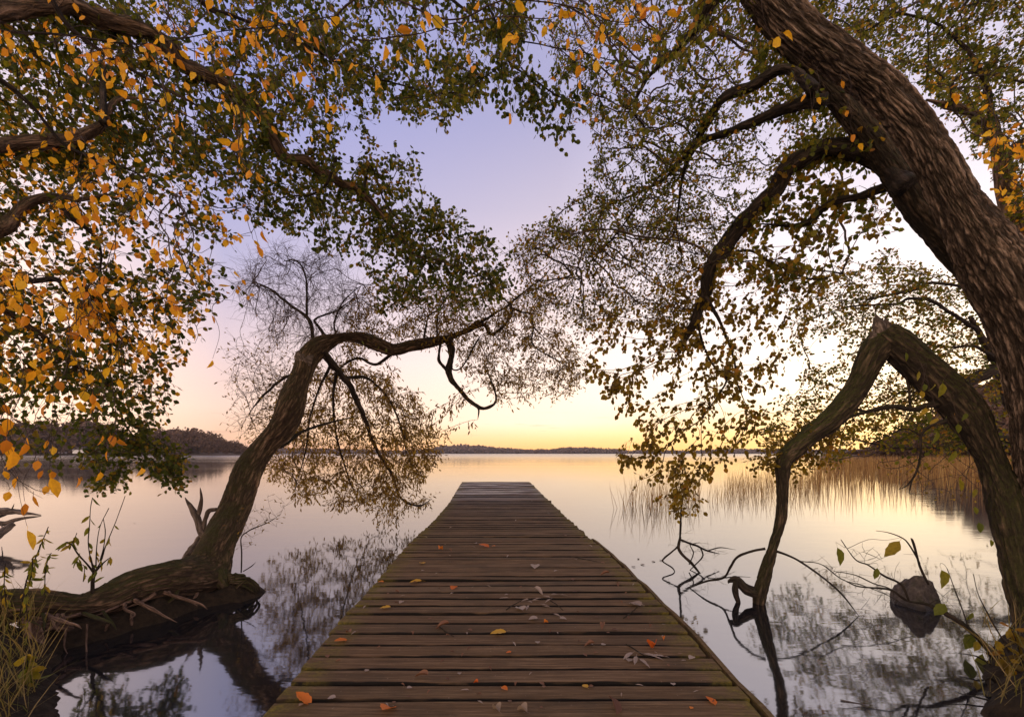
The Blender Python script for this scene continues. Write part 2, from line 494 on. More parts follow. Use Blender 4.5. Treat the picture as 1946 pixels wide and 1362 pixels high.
class Tree:
    def __init__(s, name, base, label, cat, twigmat, merge=False):
        s.merge = merge
        s.root = empty(name, tuple(base), label, cat)
        s.seeds = []; s.twigs = Buf(); s.leaf = {}; s.twigmat = M[twigmat]
    def limb(s, pts, dep, mat='bark_dark', name='limb', sides=14, per=8, disp=None, seed=True, rscale=1.0, world=None, parent=None):
        """pts [(x_px, y_px, r_px)], dep: (d0, d1) or list"""
        if world is None:
            n = len(pts)
            if len(dep) == 2 and n != 2:
                L = np.concatenate([[0], np.cumsum([math.hypot(pts[i + 1][0] - pts[i][0], pts[i + 1][1] - pts[i][1]) for i in range(n - 1)])])
                dd = dep[0] + (dep[1] - dep[0]) * L / L[-1]
            else: dd = np.array(dep, float)
            w = np.array([[*P(x, y, d), r * np.interp(r, [3, 6, 9, 15], [.5, .62, .8, 1]) * d / F * rscale * wide(pts, i)] for i, ((x, y, r), d) in enumerate(zip(pts, dd))])
            if pts[-1][2] <= 3: w[-1, 3] *= .5
        else: w = np.array(world, float)
        q = catmull(w, per)
        q[:, 3] = np.maximum(q[:, 3], 0.0025)
        pos = q[:, :3]
        if disp is None:
            rr = q[:, 3]
            wob = np.array([[mnoise.noise(Vector(p * 5) + Vector((3.1 + k * 7, 0, 0))) for k in range(3)] for p in pos])
            pos = pos + wob * rr[:, None] * 0.5
            disp = lumpy(0.35, rng.random() * 50)
        v, f, b = tube(pos, q[:, 3], sides, disp)
        if s.merge:
            s.twigs.add(v, f, b)
            if seed: s.seeds.append(pos)
            return None
        at = {'bark': b}
        if hasattr(disp, 'fis'): at['fis'] = disp.fis
        o = mesh_obj(name, v, f, M[mat], s.root, at)
        if parent is not None:
            o.parent = parent
        if seed: s.seeds.append(pos)
        return o
    def grow(s, poly, nattr, dr, step=0.1, kill=0.13, rt=0.0028, jit=0.35, grav=0.0, holes=(), rmax=0.02,
             ntw=0, tlen=(0.06, 0.16), lp=3, lsize=(0.045, 0.06), cls='green', tmpl='S', droop=0.4, maxit=140, tips=5, spread=0.9, twr=0.0016, only=None, cls2=None, p2=0.0):
        seeds = np.vstack(s.seeds if only is None else [s.seeds[i] for i in only])
        A = sample_region(poly, nattr, dr[0], dr[1], holes)
        N, par = colonize(seeds, A, step, kill, maxit, jit, grav)
        ch, rad, tp = twig_chains(N, par, len(seeds), rt, rmax=rmax)
        for c in ch:
            p = N[c]; r = rad[c].copy(); r[0] = r[1] if len(r) > 1 else r[0]
            r[-1] *= 0.6
            if len(p) > 3:
                p = p.copy(); p[1:-1] = 0.25 * p[:-2] + 0.5 * p[1:-1] + 0.25 * p[2:]
            sd = 6 if r.max() > 0.008 else (4 if r.max() > 0.004 else 3)
            v, f, b = tube(p, r, sd, cap=False)
            s.twigs.add(v, f, b)
        if ntw:
            cand = np.where((np.arange(len(N)) >= len(seeds)) & (tp <= tips))[0]
            pick = cand[rng.integers(0, len(cand), ntw)]
            d0 = unit(N[pick] - N[par[pick]])
            p0 = N[pick] - d0 * step * rng.random(ntw)[:, None]
            d = unit(d0 * 0.7 + rng.normal(size=(ntw, 3)) * spread); d[:, 2] -= droop * 0.3; d = unit(d)
            L = rng.uniform(*tlen, ntw)
            p1 = p0 + d * L[:, None] * 0.5
            d2 = unit(d + rng.normal(size=(ntw, 3)) * 0.35 - np.array([0, 0, droop * 0.4]))
            p2_ = p1 + d2 * L[:, None] * 0.5
            u = unit(np.cross(d, [0.3, 0.5, 0.8])); w = np.cross(d, u)
            V = []
            for pp, r in ((p0, twr), (p1, twr * 0.85), (p2_, twr * 0.5)):
                for a in (0, 2.094, 4.189): V.append(pp + (u * math.cos(a) + w * math.sin(a)) * r)
            V = np.stack(V, 1).reshape(-1, 3)
            fq = []
            for ring in (0, 3):
                for k in range(3): fq.append([ring + k, ring + (k + 1) % 3, ring + 3 + (k + 1) % 3, ring + 3 + k])
            FQ = (np.arange(ntw)[:, None, None] * 9 + np.array(fq)[None]).reshape(-1, 4)
            s.twigs.add(V, FQ.tolist(), np.repeat(p0, 9, 0))
            if lp:
                for k in range(lp):
                    t = (k + 1) / lp
                    pos = np.where(t < 0.5, p0 + (p1 - p0) * t * 2, p1 + (p2_ - p1) * (t * 2 - 1))
                    keep = rng.random(ntw) < 0.9
                    keep &= pos[:, 2] > 0.03
                    ax = unit(d2 + rng.normal(size=(ntw, 3)) * 0.75 - np.array([0, 0, droop]))
                    sz = rng.uniform(*lsize, ntw)
                    two = rng.random(ntw) < p2
                    for cl, m in ((cls, ~two), (cls2, two)):
                        m = m & keep
                        if cl is None or not m.any(): continue
                        if tmpl == 'B':
                            which = rng.integers(0, 4, ntw)
                            for q in range(4):
                                mm = m & (which == q)
                                place_leaves(s.leafbuf(cl), pos[mm], ax[mm], sz[mm], LEAF_B[q])
                        else:
                            place_leaves(s.leafbuf(cl), pos[m], ax[m], sz[m], LEAF_W if tmpl == 'W' else LEAF_S)
        return N
    def leafbuf(s, c):
        return s.leaf.setdefault(c, Buf())
    def leaves_at(s, spots, d, size, cls='orange', k=1.0):
        for (x, y, px, ang) in spots:
            dd = d + rng.uniform(-.15, .15)
            p = P(x, y, dd)
            a = np.array([math.sin(math.radians(ang)), rng.uniform(-.35, .35), -math.cos(math.radians(ang))])
            a = a / np.linalg.norm(a)
            L = px * k / F * dd / 1.2
            st = p - a * L * 0.6
            S = np.vstack(s.seeds); dist = np.linalg.norm(S - st, axis=1); q = dist.argmin()
            en = S[q] if dist[q] < 0.75 else st + np.array([rng.uniform(-.08, .08), rng.uniform(-.05, .05), .3])
            D = en - st; nr = np.linalg.norm(D)
            mid1 = st + D * .3 + rng.normal(size=3) * nr * .07 + np.array([0, 0, nr * .12]); mid2 = st + D * .68 + rng.normal(size=3) * nr * .07 + np.array([0, 0, nr * .1])
            tv, tf, tb = tube(catmull(np.array([st, mid1, mid2, en]), 4), np.linspace(.0009, .0018, 13), 4, cap=False)
            s.twigs.add(tv, tf, tb)
            place_leaves(s.leafbuf(cls), st[None], a[None], np.array([L]), LEAF_B[rng.integers(0, 4)], roll=np.array([[1.0, rng.uniform(-.4, .4), 0.2]]))
    def finish(s):
        s.twigs.build('branches' if s.merge else 'twigs', s.twigmat, s.root)
        names = {'green': 'foliage', 'olive': 'foliage', 'amber': 'foliage', 'willow': 'foliage', 'orange': 'autumn_foliage', 'lime': 'foliage'}
        for c, b in s.leaf.items():
            o = b.build(names[c], M[c], s.root, 'rnd', False)
            if c == 'orange': o['label'] = 'glowing orange and yellow leaves'

# ================================================================== SETTING
def lerp_tab(tab, y):
    return np.interp(y, [a for a, _ in tab], [b for _, b in tab])

GL = [(-5, 0.5), (0.2, 1.0), (1.0, 1.65), (2.3, 2.5), (2.8, 3.0), (3.1, 3.35), (3.5, 4.5), (5, 6.3), (60, 75)]
GR = [(-5, 0.5), (0.2, 1.0), (1.0, 1.75), (2.3, 2.6), (3.0, 3.35), (3.5, 4.15), (5, 6.4), (60, 75)]
SPIT = np.array([(-4.3, 2.75), (-3.8, 3.08), (-3.5, 3.3), (-3.36, 3.46), (-3.27, 3.64), (-3.2, 3.8), (-3.08, 4.12), (-2.82, 4.32)])
def terrain():
    xs = np.arange(-9, 9.01, 0.05); ys = np.arange(-4, 8.01, 0.05)
    X, Y = np.meshgrid(xs, ys)
    def prof(sd, top, k): return np.where(sd > 0, top * (1 - np.exp(-sd / k)), sd * 0.8)
    h = np.maximum(prof(-X - lerp_tab(GL, Y), 0.32, 0.35), prof(X - lerp_tab(GR, Y), 0.4, 0.4))
    h = np.maximum(h, prof(0.35 - Y, 0.25, 0.5))
    dm = np.full(X.shape, 1e9)
    for a, b in zip(SPIT[:-1], SPIT[1:]):
        ab = b - a
        t = np.clip(((X - a[0]) * ab[0] + (Y - a[1]) * ab[1]) / (ab @ ab), 0, 1)
        dm = np.minimum(dm, np.hypot(X - a[0] - t * ab[0], Y - a[1] - t * ab[1]))
    h = np.maximum(h, 0.13 - 1.1 * np.maximum(dm - 0.12, 0))
    h = np.clip(h, -0.7, 1)
    nz = np.array([mnoise.fractal(Vector((x * 2.3, y * 2.3, 1.7)), 0.8, 2.1, 5) for x, y in zip(X.ravel(), Y.ravel())]).reshape(X.shape)
    nz2 = np.array([mnoise.fractal(Vector((x * 9, y * 9, 7.7)), 0.7, 2.1, 4) for x, y in zip(X.ravel(), Y.ravel())]).reshape(X.shape)
    h = h + nz * 0.06 + nz2 * 0.03
    v = np.stack([X, Y, h], -1).reshape(-1, 3)
    n, m = X.shape
    i = np.arange(n - 1)[:, None] * m + np.arange(m - 1)[None]
    f = np.stack([i, i + 1, i + m + 1, i + m], -1).reshape(-1, 4)
    o = mesh_obj('ground', v, f.tolist(), M['ground'])
    tag(o, 'dark muddy lake bank with roots and litter', 'bank', None, 'structure')
    return o
terrain()

def water():
    v = [(-3500, -40, 0), (3500, -40, 0), (3500, 2500, 0), (-3500, 2500, 0)]
    o = mesh_obj('lake_water', v, [(0, 1, 2, 3)], M['water'])
    tag(o, 'calm mirror-like lake water reflecting the sunset sky', 'lake', None, 'structure')
water()

def land_strip(name, x0, x1, d, depth, h, label):
    n = 120
    xs = np.linspace(x0, x1, n)
    vs = []; fs = []
    for i, x in enumerate(xs):
        X = (x - CX) / F * d
        w = mnoise.noise(Vector((i * 0.21, d, 0)))
        for k, (yy, zz) in enumerate(((0, -0.6), (d * 0.012, h * 0.3), (depth * 0.4, h), (depth, h * 1.2), (depth * 1.02, -1))):
            vs.append((X * (1 + yy / d), d + yy + w * d * 0.01 * (k < 2), zz * (1 + 0.3 * w * (zz > 0))))
    for i in range(n - 1):
        for k in range(4):
            a = i * 5 + k; fs.append((a, a + 5, a + 6, a + 1))
    tag(mesh_obj(name, vs, fs, M['hill']), label, 'shore', None, 'structure')
land_strip('far_shore_land', -600, 2400, 1300, 300, 3.0, 'low land of the far shore across the lake')
land_strip('left_shore_land', -700, 475, 300, 120, 1.6, 'low brown land of the left shore')
land_strip('right_shore_land', 1560, 3200, 75, 40, 1.2, 'low land at the edge of the right bay')

def wood(name, prof, d, n, mat, label, facets=110, spread=0.1, gap=0.0, aspect=0.45, fs=1.0):
    B = Buf()
    xs = np.array([p[0] for p in prof]); tops = np.array([p[1] for p in prof])
    for i in range(n):
        x = rng.uniform(xs[0], xs[-1])
        if gap and mnoise.noise(Vector((x * 0.02, 0, 5))) > gap: continue
        dd = d * (1 + rng.uniform(0, spread))
        hh = (HY - np.interp(x, xs, tops)) / F * dd + H
        hh *= rng.uniform(0.72, 1.04)
        if hh < 0.5: continue
        X = (x - CX) / F * dd
        w = hh * aspect * rng.uniform(0.7, 1.3)
        p = unit(rng.normal(size=(facets, 3))) * (rng.random(facets) ** 0.4)[:, None]
        lump = np.array([mnoise.noise(Vector(q * 2.2) + Vector((i * 1.3, 0, 0))) for q in p])
        p = p * (1 + 0.35 * lump)[:, None]
        c = np.stack([X + p[:, 0] * w, dd + p[:, 1] * w, hh * 0.55 + p[:, 2] * hh * 0.46], 1)
        sz = hh * rng.uniform(0.06, 0.13, facets) * fs
        a = unit(rng.normal(size=(facets, 3))); b = unit(np.cross(a, rng.normal(size=(facets, 3))))
        q = np.stack([c - a * sz[:, None], c + b * sz[:, None] * .8, c + a * sz[:, None], c - b * sz[:, None] * .8], 1).reshape(-1, 3)
        q[:, 2] = np.maximum(q[:, 2], 0.05)
        B.add(q, (np.arange(facets * 4).reshape(-1, 4)).tolist(), np.zeros(len(q)))
        tr = np.array([(X, dd, -0.3), (X, dd, hh * 0.7)]); 
        v, f, _ = tube(np.array([tr[0], (tr[0] + tr[1]) / 2, tr[1]]), np.array([0.02, 0.014, 0.006]) * hh, 5)
        B.add(v, f, np.zeros(len(v)))
    o = B.build(name, M[mat], None, 'rnd', False)
    tag(o, label, 'wood', None, 'stuff')
wood('far_shore_wood', [(-300, 850), (440, 849), (560, 851), (760, 855), (820, 853), (846, 846), (870, 845), (905, 846), (960, 851), (1000, 853), (1050, 853), (1085, 849), (1140, 851), (1200, 854), (1290, 855), (1400, 852), (1560, 853), (1800, 850), (2200, 848)],
     1305, 1500, 'wood_far', 'low dark wooded shore on the far horizon beyond the jetty', 60, 0.05, 0, 1.3, 1.9)
wood('left_shore_wood', [(-500, 800), (0, 800), (60, 806), (120, 797), (180, 800), (215, 808), (235, 832), (300, 815), (330, 810), (360, 813), (400, 822), (430, 830), (470, 848), (480, 856)],
     303, 240, 'wood_mid', 'brown autumn wood along the left shore', 620, 0.25, 0, 0.42, 0.5)
wood('right_shore_wood', [(1600, 856), (1650, 846), (1700, 822), (1769, 790), (1853, 750), (1950, 700), (2200, 680)],
     76, 110, 'wood_mid', 'tawny brush rising on the right shore behind the reeds', 420, 0.3, 0, 0.4, 0.6)

# ------------------------------------------------------------------ jetty
HA, HB = 1.1185, 0.00923
def deck_d(y): return F * HA / ((y - HY) + F * HB)
def deck_z(d): return H - (HA - HB * d)
EL = [(1362, 505), (1178, 650), (1103, 718), (1032, 779), (995, 820), (958, 853), (930, 870), (915, 879)]
ER = [(1362, 1450), (1192, 1300), (1120, 1227), (1053, 1159), (1025, 1125), (971, 1064), (941, 1033), (915, 1006)]
def edge_tab(E):
    t = sorted([(deck_d(y), (x - CX) / F * deck_d(y)) for y, x in E]); return t
TL, TR = edge_tab(EL), edge_tab(ER)
DEND = deck_d(915)
def deck_pt(x, y):
    d = deck_d(y); return np.array([(x - CX) / F * d, d, deck_z(d)])

jetty = empty('jetty', (0, 0.2, 0.35), 'long weathered plank jetty with mossy edges running straight out into the lake', 'jetty')
def build_deck():
    B = Buf(); E = []; AC = []
    y = -0.6
    k = 0
    while y < DEND - 0.05:
        w = rng.uniform(0.125, 0.162)
        gap = rng.uniform(0.013, 0.026)
        yc = y + w / 2
        xl = lerp_tab(TL, yc) - rng.uniform(0.0, 0.02); xr = lerp_tab(TR, yc) + rng.uniform(-0.012, 0.012)
        if rng.random() < 0.06 and yc > 5: xr += rng.uniform(0.02, 0.05)
        n = 26
        xs = np.linspace(xl, xr, n)
        dz = rng.normal() * 0.0016; tilt = rng.normal() * 0.008; skew = rng.normal() * 0.004
        w2 = w - gap
        ring = []
        prof = [(-.5, -.05), (-.5, -.010), (-.485, -.003), (-.45, 0.0), (-.25, 0.001), (.25, 0.001), (.45, 0.0), (.485, -.003), (.5, -.010), (.5, -.05)]
        for i, x in enumerate(xs):
            wob = mnoise.noise(Vector((x * 1.4, k * 3.1, 0))) * 0.006
            wob2 = mnoise.noise(Vector((x * 6, k * 5.1, 4))) * 0.004
            sag = mnoise.noise(Vector((x * 0.9, k * 2.7, 9))) * 0.008
            for (a, b) in prof:
                side = wob2 * (1 if a < 0 else -1) * (abs(a) > .46)
                ring.append((x, yc + a * w2 + wob + side + skew * x, deck_z(yc) + b + dz + sag + a * tilt))
        v = np.array(ring); m = len(prof); f = []
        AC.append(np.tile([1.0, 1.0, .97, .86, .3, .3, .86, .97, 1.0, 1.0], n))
        for i in range(n - 1):
            for j in range(m):
                f.append((i * m + j, i * m + (j + 1) % m, (i + 1) * m + (j + 1) % m, (i + 1) * m + j))
        f.append(list(range(m))[::-1]); f.append([(n - 1) * m + j for j in range(m)])
        B.add(v, f, np.full(len(v), rng.random()))
        E.append(np.minimum(v[:, 0] - xl, xr - v[:, 0]))
        y += w; k += 1
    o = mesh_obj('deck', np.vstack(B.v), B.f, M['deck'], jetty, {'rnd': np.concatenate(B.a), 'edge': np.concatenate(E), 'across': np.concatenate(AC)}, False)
    for side, T, off in ((-1, TL, 0.10), (1, TR, 0.04)):
        ys = np.linspace(-0.6, DEND - 0.15, 40); vs = []; fs = []
        for i, yy in enumerate(ys):
            x = lerp_tab(T, yy) - side * off
            z = deck_z(yy)
            for (a, b) in ((-.04, -.05), (.04, -.05), (.04, -.2), (-.04, -.2)): vs.append((x + a, yy, z + b))
        for i in range(len(ys) - 1):
            for j in range(4): fs.append((i * 4 + j, i * 4 + (j + 1) % 4, i * 4 + 4 + (j + 1) % 4, i * 4 + 4 + j))
        fs += [(3, 2, 1, 0), tuple(len(vs) - 4 + j for j in range(4))]
        mesh_obj('side_beam', vs, fs, M['deck'], jetty, {'rnd': np.full(len(vs), .4), 'edge': np.full(len(vs), .2)}, False)
    # kerb board along the right edge
    vs = []; fs = []; ys = np.linspace(-0.6, deck_d(1022), 30)
    for i, yy in enumerate(ys):
        x = lerp_tab(TR, yy) + 0.034 + 0.006 * math.sin(i * 1.7); z = deck_z(yy) + 0.006 * math.sin(i * 2.3)
        for (a, b) in ((-.013, -.001), (.013, -.003), (.013, -.13), (-.013, -.13)): vs.append((x + a, yy, z + b))
    for i in range(len(ys) - 1):
        for j in range(4): fs.append((i * 4 + j, i * 4 + (j + 1) % 4, i * 4 + 4 + (j + 1) % 4, i * 4 + 4 + j))
    fs += [(3, 2, 1, 0), tuple(len(vs) - 4 + j for j in range(4))]
    mesh_obj('edge_board', vs, fs, M['deck'], jetty, {'rnd': np.full(len(vs), .9), 'edge': np.full(len(vs), .12)}, False)
    for yy in (2.6, 5.4, 8.2, 11.0, 14.2):
        for T, s in ((TL, .22), (TR, -.22)):
            x = lerp_tab(T, yy) + s
            pts = np.array([(x, yy, -0.9), (x, yy, -.2), (x, yy, deck_z(yy) - 0.06)])
            v, f, b = tube(pts, np.array([.08, .08, .078]), 12)
            mesh_obj('post', v, f, M['bark_grey'], jetty, {'bark': b})
build_deck()

# ================================================================== TREES
# ---- big leaning tree, right
t = Tree('leaning_tree', P(2042, 1330, 3.45), 'massive old tree with deeply ridged bark leaning in from the right edge', 'tree', 'twig')
trunk = t.limb([(2048, 1400, 135), (2032, 1200, 108), (2020, 1000, 95), (2007, 850, 88), (1988, 720, 86), (1954, 610, 82), (1899, 515, 76), (1836, 414, 57), (1783, 318, 49), (1734, 239, 45), (1665, 163, 46), (1577, 100, 46), (1507, 45, 47), (1440, -25, 45), (1360, -120, 40), (1280, -230, 34)],
       (3.5, 3.05), 'bark_old', 'trunk', 210, 36, fissured(0.021, 0.026, 0.42, 0.014, 3.0))
t.limb([(1985, 860, 44), (1962, 760, 45), (1918, 620, 45), (1862, 522, 44), (1802, 450, 42), (1748, 392, 39), (1702, 328, 35), (1655, 262, 33), (1612, 208, 29), (1578, 170, 25), (1530, 118, 22), (1462, 50, 20), (1395, -40, 18)],
       (3.5, 3.85), 'bark_moss', 'limb', 80, 24, fissured(0.013, 0.026, 0.32, 0.014, 9.0))
t.limb([(1725, 362, 26), (1690, 318, 24), (1640, 290, 20), (1583, 281, 17), (1540, 291, 15), (1499, 321, 15), (1472, 360, 15), (1431, 405, 14), (1380, 460, 14), (1347, 514, 13), (1340, 561, 11), (1316, 619, 9), (1283, 680, 3)],
       (3.6, 5.0), 'bark_dark', 'limb', 22, 12)
t.limb([(1545, 175, 17), (1512, 138, 13), (1472, 139, 12), (1421, 165, 11), (1374, 189, 10), (1347, 230, 9), (1318, 280, 8), (1299, 330, 6), (1290, 390, 4), (1285, 440, 2)], (3.65, 4.9), 'bark_dark', 'limb', 16, 10)
t.limb([(1570, 190, 16), (1532, 197, 13), (1482, 209, 12), (1431, 232, 10), (1364, 257, 9), (1323, 277, 8), (1292, 306, 6), (1255, 345, 5), (1200, 371, 4), (1150, 392, 2)], (3.68, 5.2), 'bark_dark', 'limb', 16, 10)
t.limb([(1700, 350, 13), (1647, 368, 10), (1600, 380, 9), (1566, 396, 9), (1539, 422, 8), (1505, 429, 6), (1431, 424, 3)], (3.8, 4.6), 'bark_dark', 'limb', 14, 8)
t.limb([(1341, 565, 7), (1363, 600, 6), (1380, 640, 5), (1396, 685, 4), (1400, 722, 3), (1425, 790, 2)], (4.55, 4.7), 'bark_dark', 'limb', 8, 8)
t.limb([(1325, 612, 5), (1338, 660, 4), (1360, 700, 4), (1381, 719, 4), (1365, 750, 3), (1340, 785, 2)], (4.75, 4.9), 'bark_dark', 'limb', 8, 8)
t.limb([(1350, 500, 6), (1420, 475, 5), (1470, 500, 4), (1540, 530, 3), (1600, 520, 2)], (4.3, 4.9), 'bark_dark', 'limb', 8, 8)
t.limb([(1400, -60, 18), (1330, 40, 12), (1290, 90, 8), (1230, 150, 6), (1205, 210, 5), (1225, 250, 4), (1200, 300, 2)], (3.9, 5.4), 'bark_dark', 'limb', 10, 8)
t.limb([(1292, 306, 5), (1240, 350, 4), (1190, 420, 3), (1140, 480, 2), (1090, 520, 1.5)], (4.8, 6.0), 'bark_dark', 'limb', 8, 8)
HOLE = [[(1395, 200), (1440, 190), (1490, 230), (1500, 275), (1460, 300), (1410, 270)]]
t.grow([(1000, -80), (1430, -80), (1560, 140), (1650, 250), (1600, 300), (1480, 330), (1330, 420), (1200, 480), (1080, 470), (1015, 430), (1060, 385), (1110, 335), (1125, 270), (1100, 190), (1050, 130)],
       1500, (3.9, 6.5), 0.1, 0.12, 0.0036, holes=HOLE, twr=.0021, ntw=6900, lp=3, lsize=(.026, .042), cls='olive', droop=0.3)
t.grow([(1400, 60), (1560, 140), (1690, 300), (1600, 300), (1540, 270), (1500, 290), (1480, 200)], 160, (3.6, 4.6), ntw=500, lp=3, lsize=(.04, .06), cls='olive')
t.grow([(1020, 430), (1330, 400), (1420, 440), (1350, 560), (1300, 640), (1200, 600), (1100, 630), (1020, 590), (975, 520), (965, 460)],
       1100, (5.0, 7.0), 0.1, 0.11, 0.0034, twr=.0021, ntw=3600, lp=2, lsize=(.03, .046), cls='amber', tlen=(.1, .26), cls2='olive', p2=.3)
t.grow([(1090, 630), (1180, 560), (1300, 540), (1400, 440), (1480, 500), (1490, 700), (1440, 850), (1330, 900), (1300, 955), (1250, 930), (1170, 885), (1200, 800), (1150, 770), (1105, 700)],
       560, (4.2, 5.6), 0.1, 0.14, 0.0022, grav=0.15, ntw=1450, lp=3, lsize=(.042, .07), cls='amber', droop=1.1, tlen=(.06, .16))
t.grow([(1440, 340), (1560, 300), (1650, 330), (1720, 430), (1640, 450), (1560, 500), (1480, 540), (1400, 520), (1420, 430)], 320, (3.9, 5.0), ntw=560, lp=3, lsize=(.045, .075), cls='olive', droop=.7, cls2='amber', p2=.4)
t.grow([(1180, 60), (1330, 60), (1330, 200), (1220, 260), (1120, 230)], 120, (3.6, 4.4), ntw=260, lp=3, lsize=(.045, .065), cls='olive')
t.leaves_at([(1497, 64, 26, 70), (1476, 80, 26, 40), (1620, 262, 20, 10), (1635, 277, 16, 60), (1600, 160, 16, 20), (1610, 215, 14, 20), (1528, 185, 16, 0), (1556, 190, 16, 50), (1545, 226, 18, 0)], 2.75, 22, 'orange')
t.finish()

# ---- forked tree behind it
t = Tree('forked_tree', P(2010, 1060, 5.6), 'forked tree with warm bark standing behind the massive leaning trunk', 'tree', 'twig')
t.limb([(2010, 1070, 34), (1995, 900, 30), (1975, 650, 27), (1948, 500, 25), (1925, 420, 24), (1907, 330, 22), (1897, 268, 20)], (5.6, 5.4), 'bark_warm', 'trunk', 40, 16, ridged(0.012, 1, 0.02, 4.0))
t.limb([(1905, 310, 17), (1885, 258, 14), (1860, 226, 13), (1825, 208, 12), (1795, 200, 10), (1760, 190, 4)], (5.4, 5.1), 'bark_warm', 'limb', 16, 8)
t.limb([(1900, 290, 15), (1888, 225, 11), (1872, 160, 9), (1850, 110, 8), (1815, 72, 7), (1775, 42, 6), (1700, 24, 5), (1620, 15, 3)], (5.4, 4.9), 'bark_dark', 'limb', 14, 8)
t.limb([(1905, 310, 12), (1930, 278, 9), (1975, 262, 7), (2040, 240, 5)], (5.4, 5.3), 'bark_dark', 'limb', 12, 8)
t.limb([(1815, 215, 6), (1808, 165, 5), (1830, 142, 5), (1870, 139, 5), (1946, 158, 4), (2040, 190, 3)], (5.1, 5.0), 'bark_dark', 'limb', 8, 8)
t.limb([(1815, 72, 5), (1850, 20, 4), (1880, -60, 3)], (5.0, 5.0), 'bark_dark', 'limb', 8, 8)
t.limb([(1762, 40, 4), (1765, 110, 3), (1758, 170, 2)], (4.95, 5.0), 'bark_dark', 'limb', 8, 8)
t.limb([(1700, 24, 4), (1640, 60, 3.5), (1600, 40, 3), (1545, 20, 2), (1500, -20, 1.5)], (4.95, 5.2), 'bark_dark', 'limb', 8, 8)
t.limb([(1808, 165, 4), (1770, 130, 3.5), (1725, 120, 3), (1680, 95, 2), (1640, 100, 1.5)], (5.0, 5.2), 'bark_dark', 'limb', 8, 8)
t.grow([(1460, -80), (2040, -80), (2040, 440), (1940, 420), (1870, 330), (1790, 200), (1680, 130), (1560, 70)], 1250, (4.4, 7.0), 0.11, 0.13, 0.0034, twr=.002, ntw=5400, lp=3, lsize=(.034, .052), cls='olive', droop=.3, cls2='green', p2=.25)
t.grow([(1840, 240), (2000, 200), (2000, 420), (1900, 400)], 60, (4.0, 4.8), ntw=90, lp=2, lsize=(.06, .08), cls='orange', tmpl='B', droop=.7)
t.finish()

# ---- dense tree further back on the right bank
t = Tree('bushy_tree', P(1990, 960, 8.2), 'bushy tree with many thin leafy limbs behind the broken stem', 'tree', 'twig')
t.limb([(1990, 1000, 30), (1960, 860, 27), (1930, 760, 22), (1895, 685, 14), (1865, 640, 9), (1843, 600, 7)], (8.2, 7.6), 'bark_dark', 'trunk', 20, 10)
t.limb([(1930, 660, 9), (1880, 560, 6), (1823, 544, 5), (1769, 538, 5), (1735, 551, 4), (1684, 561, 4), (1634, 575, 2)], (7.7, 7.3), 'bark_dark', 'limb', 8, 8)
t.limb([(1855, 625, 7), (1803, 592, 6), (1769, 571, 6), (1728, 568, 5), (1701, 578, 4), (1620, 582, 3), (1560, 600, 2)], (7.6, 7.0), 'bark_dark', 'limb', 8, 8)
t.limb([(1897, 685, 7), (1853, 659, 5), (1796, 659, 4), (1740, 650, 2)], (7.6, 7.4), 'bark_dark', 'limb', 8, 8)
t.limb([(1925, 690, 14), (1887, 702, 12), (1843, 724, 12), (1810, 738, 9), (1760, 745, 5), (1715, 745, 4), (1690, 760, 3), (1640, 800, 2)], (7.8, 7.2), 'bark_dark', 'limb', 10, 8)
t.limb([(1940, 840, 10), (1880, 830, 7), (1800, 850, 5), (1700, 850, 4), (1600, 830, 2)], (8, 7.4), 'bark_dark', 'limb', 8, 8)
t.grow([(1500, 560), (1580, 490), (1640, 500), (1700, 470), (1760, 500), (1800, 560), (1900, 680), (1910, 800), (1860, 880), (1750, 850), (1640, 840), (1560, 900), (1440, 870), (1430, 810), (1490, 740), (1540, 700), (1500, 640)],
       1300, (6.6, 9.2), 0.13, 0.16, 0.0034, ntw=4400, lp=3, lsize=(.04, .064), cls='olive', droop=.4, tlen=(.08, .2), twr=.002, holes=[[(1545, 640), (1600, 640), (1590, 700), (1550, 690)]], cls2='amber', p2=.35)
t.grow([(1600, 870), (1760, 850), (1880, 860), (1880, 960), (1780, 950), (1720, 930)], 160, (7, 9), 0.13, 0.16, 0.003, ntw=160, lp=1, lsize=(.04, .06), cls='amber')
t.finish()

# ---- snapped tree, right
t = Tree('snapped_tree', P(1958, 1300, 3.1), 'mossy snapped tree whose broken top hangs down into the water', 'tree', 'twig')
t.limb([(1985, 1400, 78), (1975, 1290, 56), (1962, 1190, 42), (1943, 1100, 36), (1921, 1000, 34), (1896, 910, 36), (1868, 845, 39), (1840, 795, 39), (1800, 742, 37), (1755, 700, 36), (1715, 665, 34), (1692, 645, 31), (1676, 632, 26)],
       (3.05, 3.95), 'bark_moss', 'trunk', 88, 20, fissured(0.014, 0.03, 0.34, 0.05, 21.0))
t.limb([(1690, 650, 22), (1672, 658, 28), (1654, 685, 27), (1627, 738, 23), (1585, 790, 21), (1535, 829, 19), (1505, 856, 19), (1489, 880, 16), (1487, 930, 13), (1485, 980, 13), (1471, 1030, 12), (1456, 1080, 13), (1446, 1120, 12), (1442, 1150, 11), (1440, 1190, 10)],
       (3.95, 4.08), 'bark_moss', 'limb', 56, 18, fissured(0.010, 0.024, 0.28, 0.025, 33.0))
